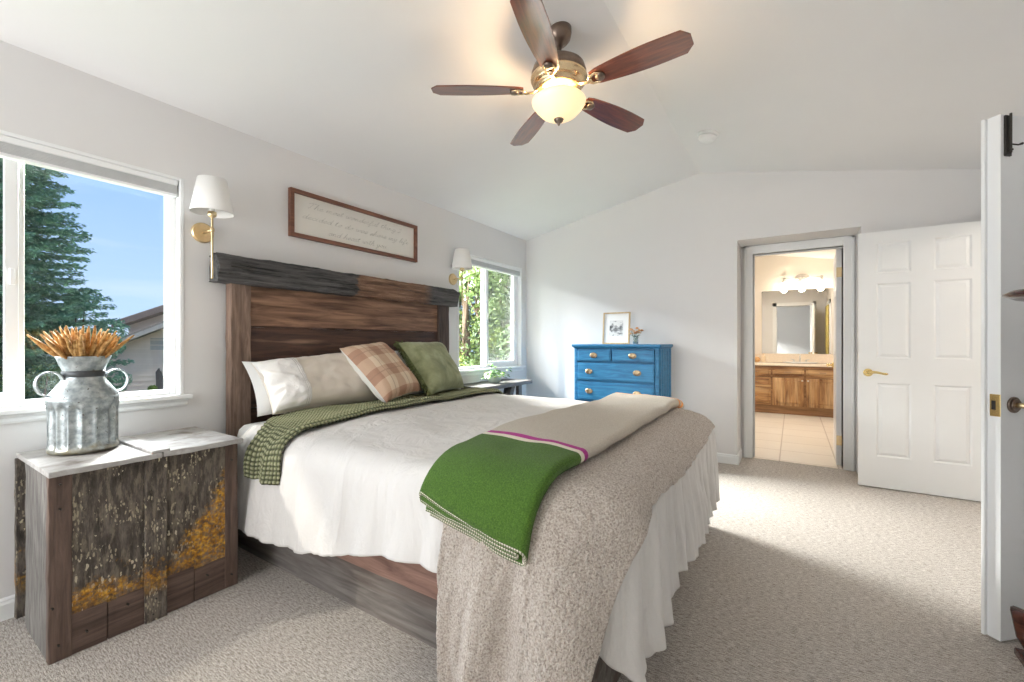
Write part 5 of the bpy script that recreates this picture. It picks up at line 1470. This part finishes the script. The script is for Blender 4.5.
for i in range(58):
    a = rnd.uniform(0, 2 * PI); rad = rnd.uniform(.01, .105); h_ = .07 + rnd.uniform(0, .075) * (1 - rad / .14) - .55 * max(0, rad - .065)
    if i % 9 == 0: h_ = rnd.uniform(.12, .20); rad = rnd.uniform(.02, .06); a = rnd.uniform(.8, 1.8)
    if i % 3 == 0: a = rnd.uniform(-PI * .65, -PI * .2)
    if i % 5 == 1: a = rnd.uniform(.9, 2.0); rad = rnd.uniform(.06, .16)
    c0 = Vector((PXc + rad * math.cos(a), PYc + rad * math.sin(a) * 1.15, .743 + h_))
    c0.x = max(c0.x, .06); c0.z = max(c0.z, .752)
    d = Vector((math.cos(a), math.sin(a), rnd.uniform(-.8, .35))).normalized(); s_v = d.cross(Vector((0, 0, 1))).normalized(); u_v = s_v.cross(d)
    L = rnd.uniform(.036, .055)
    b = MB()
    b.add([c0, c0 + d * L * .3 + s_v * L * .40 + u_v * .004, c0 + d * L * .7 + s_v * L * .3 + u_v * .003, c0 + d * L * 1.05 - u_v * .004, c0 + d * L * .7 - s_v * L * .3 + u_v * .003, c0 + d * L * .3 - s_v * L * .40 + u_v * .004, c0 + d * L * .5 - u_v * .003],
          [(0, 1, 6), (1, 2, 6), (2, 3, 6), (3, 4, 6), (4, 5, 6), (5, 0, 6)])
    lo = b.build('leaf', leafm[rnd.random() > .55], pl_, solid=.0008, smooth=True)
b = MB()
for i in range(9):
    a = i * .7; b.tube([(PXc, PYc, .81), (PXc + .04 * math.cos(a), PYc + .04 * math.sin(a), .85 + .01 * (i % 3)), (PXc + .085 * math.cos(a), PYc + .09 * math.sin(a), .82)], .0016, 5)
b.build('stems', leafm[0], pl_)

# ------------------------------------------------------------------ outdoors
MAT['lawn'] = plain('garden_ground', (.10, .13, .06), .95, var=.4, sc=2)
b = MB(); b.grid(lambda u, v_: (u, v_, -.75 + .06 * nz3(u * .4, v_ * .4)), lin(-40, -.3, 24), lin(-12, 45, 30)); gnd = b.build('ground', MAT['lawn'], origin=(-15, 10, -.75)); gnd['kind'] = 'structure'
def leafy(name, color_lo, color_hi, rough=.6):
    m = M(name, rough); ob = m.new('ShaderNodeObjectInfo')
    n1 = m.noise(m.mapped((1, 1, 1)), 2.2, 5, .7)
    m.color(m.ramp(n1, [(.3, color_lo), (.7, color_hi)]))
    tl = m.new('ShaderNodeBsdfTranslucent'); m.l.new(m.b.inputs['Base Color'].links[0].from_socket, tl.inputs[0])
    ms = m.new('ShaderNodeMixShader'); ms.inputs[0].default_value = .35
    m.l.new(m.b.outputs[0], ms.inputs[1]); m.l.new(tl.outputs[0], ms.inputs[2]); m.l.new(ms.outputs[0], m.n['Material Output'].inputs[0])
    return m.m
MAT['conifer'] = leafy('blue_green_needles', (.10, .22, .13), (.38, .60, .40))
MAT['bright_leaf'] = leafy('yellow_green_leaves', (.05, .10, .012), (.27, .33, .05))
MAT['mid_leaf'] = leafy('mid_green_leaves', (.03, .065, .02), (.15, .21, .065))
MAT['dark_leaf'] = leafy('dark_green_leaves', (.02, .04, .015), (.09, .14, .045))
MAT['bark'] = plain('bark', (.12, .08, .055), .95, var=.3, sc=20, bump=.8, bsc=30)
def spot(u, depth):   # a place on the ground seen at picture column u, that many metres ahead
    p = CAMLOC + Fv * depth + Rv * ((u - 512) / 433.8 * depth)
    return p.x, p.y
def conifer(label, x, y, H, rad, nb=150, z0=-.75, seed=1, mat='conifer', lean=0):
    rn = random.Random(seed)
    root = thing('conifer_tree', label, 'tree', (x, y, z0), 'trees seen through the windows')
    MB().tube([(x, y, z0), (x, y, z0 + H * .5), (x, y, z0 + H)], [.16, .09, .02], 10).build('trunk', MAT['bark'], root)
    vs_, fs_ = [], []
    for i in range(nb):
        t_ = (i + rn.random()) / nb
        z = z0 + .3 + (H - .4) * t_
        a = i * 2.399 + rn.uniform(-.3, .3)
        L = rad * (1 - t_) ** .75 * rn.uniform(.7, 1.12) + .15
        d = Vector((math.cos(a), math.sin(a), 0)); s_v = Vector((-d.y, d.x, 0))
        m_ = int(L / .075) + 3
        for j in range(m_):
            f = (j + .6) / m_
            p = Vector((x, y, z)) + d * L * f + Vector((0, 0, -.22 * L * f + .18 * L * f * f))
            for s in (-1, 1, 0):
                for q in range(5):
                    wl_ = (.24 - .15 * f) * rn.uniform(.6, 1.3)
                    dd = (d * rn.uniform(.3, 1.0) + s_v * s * rn.uniform(.5, 1.2) + Vector((0, 0, rn.uniform(-.55, .35)))).normalized()
                    wd = dd.cross(Vector((rn.uniform(-1, 1), rn.uniform(-1, 1), 1))).normalized() * .022
                    st_ = p + Vector((rn.uniform(-.05, .05), rn.uniform(-.05, .05), rn.uniform(-.05, .05)))
                    o_ = len(vs_); vs_ += [st_ - wd * .4, st_ + dd * wl_ * .5 - wd, st_ + dd * wl_, st_ + dd * wl_ * .5 + wd]; fs_.append((o_, o_ + 1, o_ + 2, o_ + 3))
    b = MB(); b.v = vs_; b.f = fs_; b.mi = [0] * len(fs_)
    b.build('foliage', MAT[mat], root)
    return root
def broadleaf(name, label, x, y, z0, H, rad, mat, n=9000, blobs=26, leaf=.07, seed=1, group='trees seen through the windows', cat='tree', lowz=.15):
    rn = random.Random(seed)
    root = thing(name, label, cat, (x, y, z0), group)
    b = MB(); b.tube([(x, y, z0), (x + .1, y, z0 + H * .35), (x, y + .1, z0 + H * .7)], [.05 * H ** .6, .035 * H ** .6, .02], 8)
    cs = []
    for i in range(blobs):
        a = rn.uniform(0, 2 * PI); rr = rad * math.sqrt(rn.random()); h_ = rn.uniform(lowz, 1)
        k = math.sin(PI * min(1, max(0.12, h_ * .85 + .12))) ** .5
        c0 = Vector((x + rr * k * math.cos(a), y + rr * k * math.sin(a), z0 + H * h_)); cs.append((c0, rad * rn.uniform(.22, .4)))
        if i < 10: b.tube([(x, y, z0 + H * .3), (Vector((x, y, z0 + H * .3)) + c0) / 2 + Vector((0, 0, .1)), c0], [.03, .02, .006], 6)
    b.build('trunk', MAT['bark'], root)
    vs_, fs_ = [], []
    for i in range(n):
        c0, r_ = cs[rn.randrange(len(cs))]
        d = Vector((rn.gauss(0, 1), rn.gauss(0, 1), rn.gauss(0, 1))).normalized()
        p = c0 + d * r_ * rn.uniform(.75, 1.08)
        nn = (d + Vector((rn.gauss(0, .6), rn.gauss(0, .6), rn.gauss(0, .6) + .4))).normalized()
        s_v = nn.cross(Vector((rn.uniform(-1, 1), rn.uniform(-1, 1), rn.uniform(-1, 1)))).normalized(); t_v = nn.cross(s_v)
        L = leaf * rn.uniform(.6, 1.3)
        o_ = len(vs_); vs_ += [p - s_v * L, p + t_v * L * .45, p + s_v * L, p - t_v * L * .45]; fs_.append((o_, o_ + 1, o_ + 2, o_ + 3))
    b = MB(); b.v = vs_; b.f = fs_; b.mi = [0] * len(fs_)
    b.build('foliage', MAT[mat], root)
    return root
x, y = spot(12, 9.5)
conifer('tall blue green conifer filling the left of the near window', x, y, 8.2, 1.9, 290, seed=4)
x, y = spot(78, 10.5)
broadleaf('garden_tree', 'low dark tree between the conifer and the neighbouring house', x, y, -.75, 3.0, .75, 'conifer', 7000, 22, .06, 5)
x, y = spot(40, 7.2)
broadleaf('garden_shrub', 'rounded green shrub at the foot of the conifer', x, y, -.75, 1.35, .9, 'mid_leaf', 5000, 20, .035, 8, 'shrubs seen through the near window', 'shrub')
x, y = spot(150, 9.2)
broadleaf('garden_shrub', 'small yellow green shrub in front of the neighbouring house wall', x, y, -.75, 1.0, .30, 'bright_leaf', 1800, 12, .035, 9, 'shrubs seen through the near window', 'shrub')
for i, (u, d_, H, rad, mt_, n_, lab) in enumerate(((462, 8.5, 5.0, 1.15, 'bright_leaf', 9000, 'bright yellow green tree at the left of the far window'), (480, 10.5, 6.2, 1.5, 'bright_leaf', 9000, 'tall yellow green tree behind the middle of the far window'),
        (503, 8.2, 4.6, 1.1, 'mid_leaf', 8000, 'grey green tree behind the right half of the far window'), (520, 11.0, 6.5, 1.7, 'dark_leaf', 8000, 'dark tree behind the right edge of the far window'), (445, 12.0, 7.0, 2.2, 'dark_leaf', 9000, 'large dark tree at the back of the far window'),
        (495, 14.0, 7.5, 2.6, 'dark_leaf', 9000, 'broad dark tree farthest back in the far window'))):
    x, y = spot(u, d_)
    broadleaf('garden_tree', lab, x, y, -.75, H, rad, mt_, int(n_ * 1.9), 46, .046, 20 + i, lowz=.05)
# neighbouring house
m = M('taupe_lap_siding', .8)
sp = m.sep('Object'); lap = m.math('FRACT', m.math('MULTIPLY', sp[2], 1 / .17))
m.color(m.ramp(m.noise(m.mapped((1, 1, 1)), 3, 3), [(.3, (.74, .60, .50)), (.7, (.80, .66, .56))]))
m.bump(lap, 1.0, .03); MAT['siding'] = m.m
m = M('brown_roof_shingle', .9)
m.color(m.ramp(m.noise(m.mapped((6, 6, 6)), 6, 4), [(.3, (.22, .18, .15)), (.7, (.40, .34, .29))])); MAT['shingle'] = m.m
D0 = 14.0
def hp(u, v_, dd=0.0):
    d = D0 + dd
    return CAMLOC + Fv * d + Rv * ((u - 512) / 433.8 * d) + Vector((0, 0, (342.27 - v_) / 433.8 * d))
x, y = spot(170, D0)
house = thing('neighbour_house', 'taupe lap sided house with sloping roofs outside the near window', 'house', (x, y, -.75))
def slab(pts, depth, name, mat, par=None, **kw):
    """polygon seen from the room pushed back along the view direction"""
    b = MB(); P = [Vector(p) for p in pts]; n = len(P); bk = Fv * depth
    b.add(P + [p + bk for p in P], [tuple(range(n)), tuple(range(n, 2 * n))[::-1]] + [(i, (i + 1) % n, (i + 1) % n + n, i + n) for i in range(n)])
    return b.build(name, mat, par or house, **kw)
def lp(lx, z, dd=0.0):   # house-local: metres along the wall, height, metres behind the front
    return CAMLOC + Fv * (D0 + dd) + Rv * lx + Vector((0, 0, z - CAMLOC.z))
# upper gable set back, lower wing in front
gx = lambda u: (u - 512) / 433.8 * D0
zz = lambda v_: 1.154 + (342.27 - v_) / 433.8 * D0
MAT['fascia'] = plain('brown_fascia', (.22, .155, .125), .7)
MAT['pale_fascia'] = plain('pale_gutter', (.50, .45, .40), .6)
up = [(gx(96), zz(400)), (gx(96), zz(324)), (gx(200), zz(290)), (gx(300), zz(324)), (gx(300), zz(400))]
slab([lp(a, -.75 if i in (0, 4) else c_, 1.2) for i, (a, c_) in enumerate(up)], 6, 'upper_wall', MAT['siding'])
slab([lp(gx(90), zz(326), .8), lp(gx(90), zz(320), .8), lp(gx(200), zz(284), .8), lp(gx(200), zz(290), .8)], 7, 'upper_roof', MAT['shingle'])
slab([lp(gx(90), zz(327.5), .74), lp(gx(90), zz(321.5), .74), lp(gx(200), zz(285.5), .74), lp(gx(200), zz(291.5), .74)], .05, 'fascia', MAT['fascia'])
slab([lp(gx(200), zz(290), .8), lp(gx(200), zz(284), .8), lp(gx(310), zz(320), .8), lp(gx(310), zz(326), .8)], 7, 'upper_roof', MAT['shingle'])
lw = [(gx(88), -.75), (gx(88), zz(355)), (gx(190), zz(317)), (gx(190), -.75)]
slab([lp(a, c_, .0) for a, c_ in lw], 1.2, 'lower_wall', MAT['siding'])
slab([lp(gx(80), zz(361), -.35), lp(gx(80), zz(356.5), -.35), lp(gx(192), zz(314), -.35), lp(gx(192), zz(318), -.35)], 1.5, 'lower_roof', MAT['shingle'])
slab([lp(gx(80), zz(363), -.40), lp(gx(80), zz(359), -.40), lp(gx(192), zz(316.5), -.40), lp(gx(192), zz(320.5), -.40)], .05, 'gutter', MAT['pale_fascia'])
def laps(name, poly_x0, x1, zt_at, z_hi, dd):
    b = MB(); z = -.6
    while z < z_hi:
        xa = poly_x0
        while xa < x1 and zt_at(xa) < z + .03: xa += .05
        if xa < x1 - .1:
            P = [lp(xa, z, dd), lp(x1, z, dd), lp(x1, z + .16, dd), lp(xa, z + .16, dd)]
            Q = [P[0] - Fv * .035, P[1] - Fv * .035, P[2] - Fv * .004, P[3] - Fv * .004]
            b.add(P + Q, [(0, 1, 2, 3), (4, 5, 6, 7), (0, 1, 5, 4), (1, 2, 6, 5), (2, 3, 7, 6), (3, 0, 4, 7)])
        z += .165
    b.build(name, MAT['siding'], house)
laps('lap_siding', gx(88), gx(190), lambda q: zz(355) + (q - gx(88)) / (gx(190) - gx(88)) * (zz(317) - zz(355)), zz(317), 0)
laps('lap_siding', gx(96), gx(200), lambda q: zz(326) + (q - gx(96)) / (gx(200) - gx(96)) * (zz(292) - zz(326)), zz(292), 1.2)
slab([lp(gx(151), zz(350), -.03), lp(gx(151), zz(338), -.03), lp(gx(166), zz(338), -.03), lp(gx(166), zz(350), -.03)], .04, 'window', MAT['pale_fascia'])
slab([lp(gx(158), -.75, -.06), lp(gx(157), zz(372), -.06), lp(gx(160), zz(368), -.06), lp(gx(165), zz(380), -.06), lp(gx(165), -.75, -.06)], .05, 'dark_gate', plain('dark_gate_paint', (.10, .085, .08), .8))
for o in bpy.data.objects:
    if '_w' in o: del o['_w']
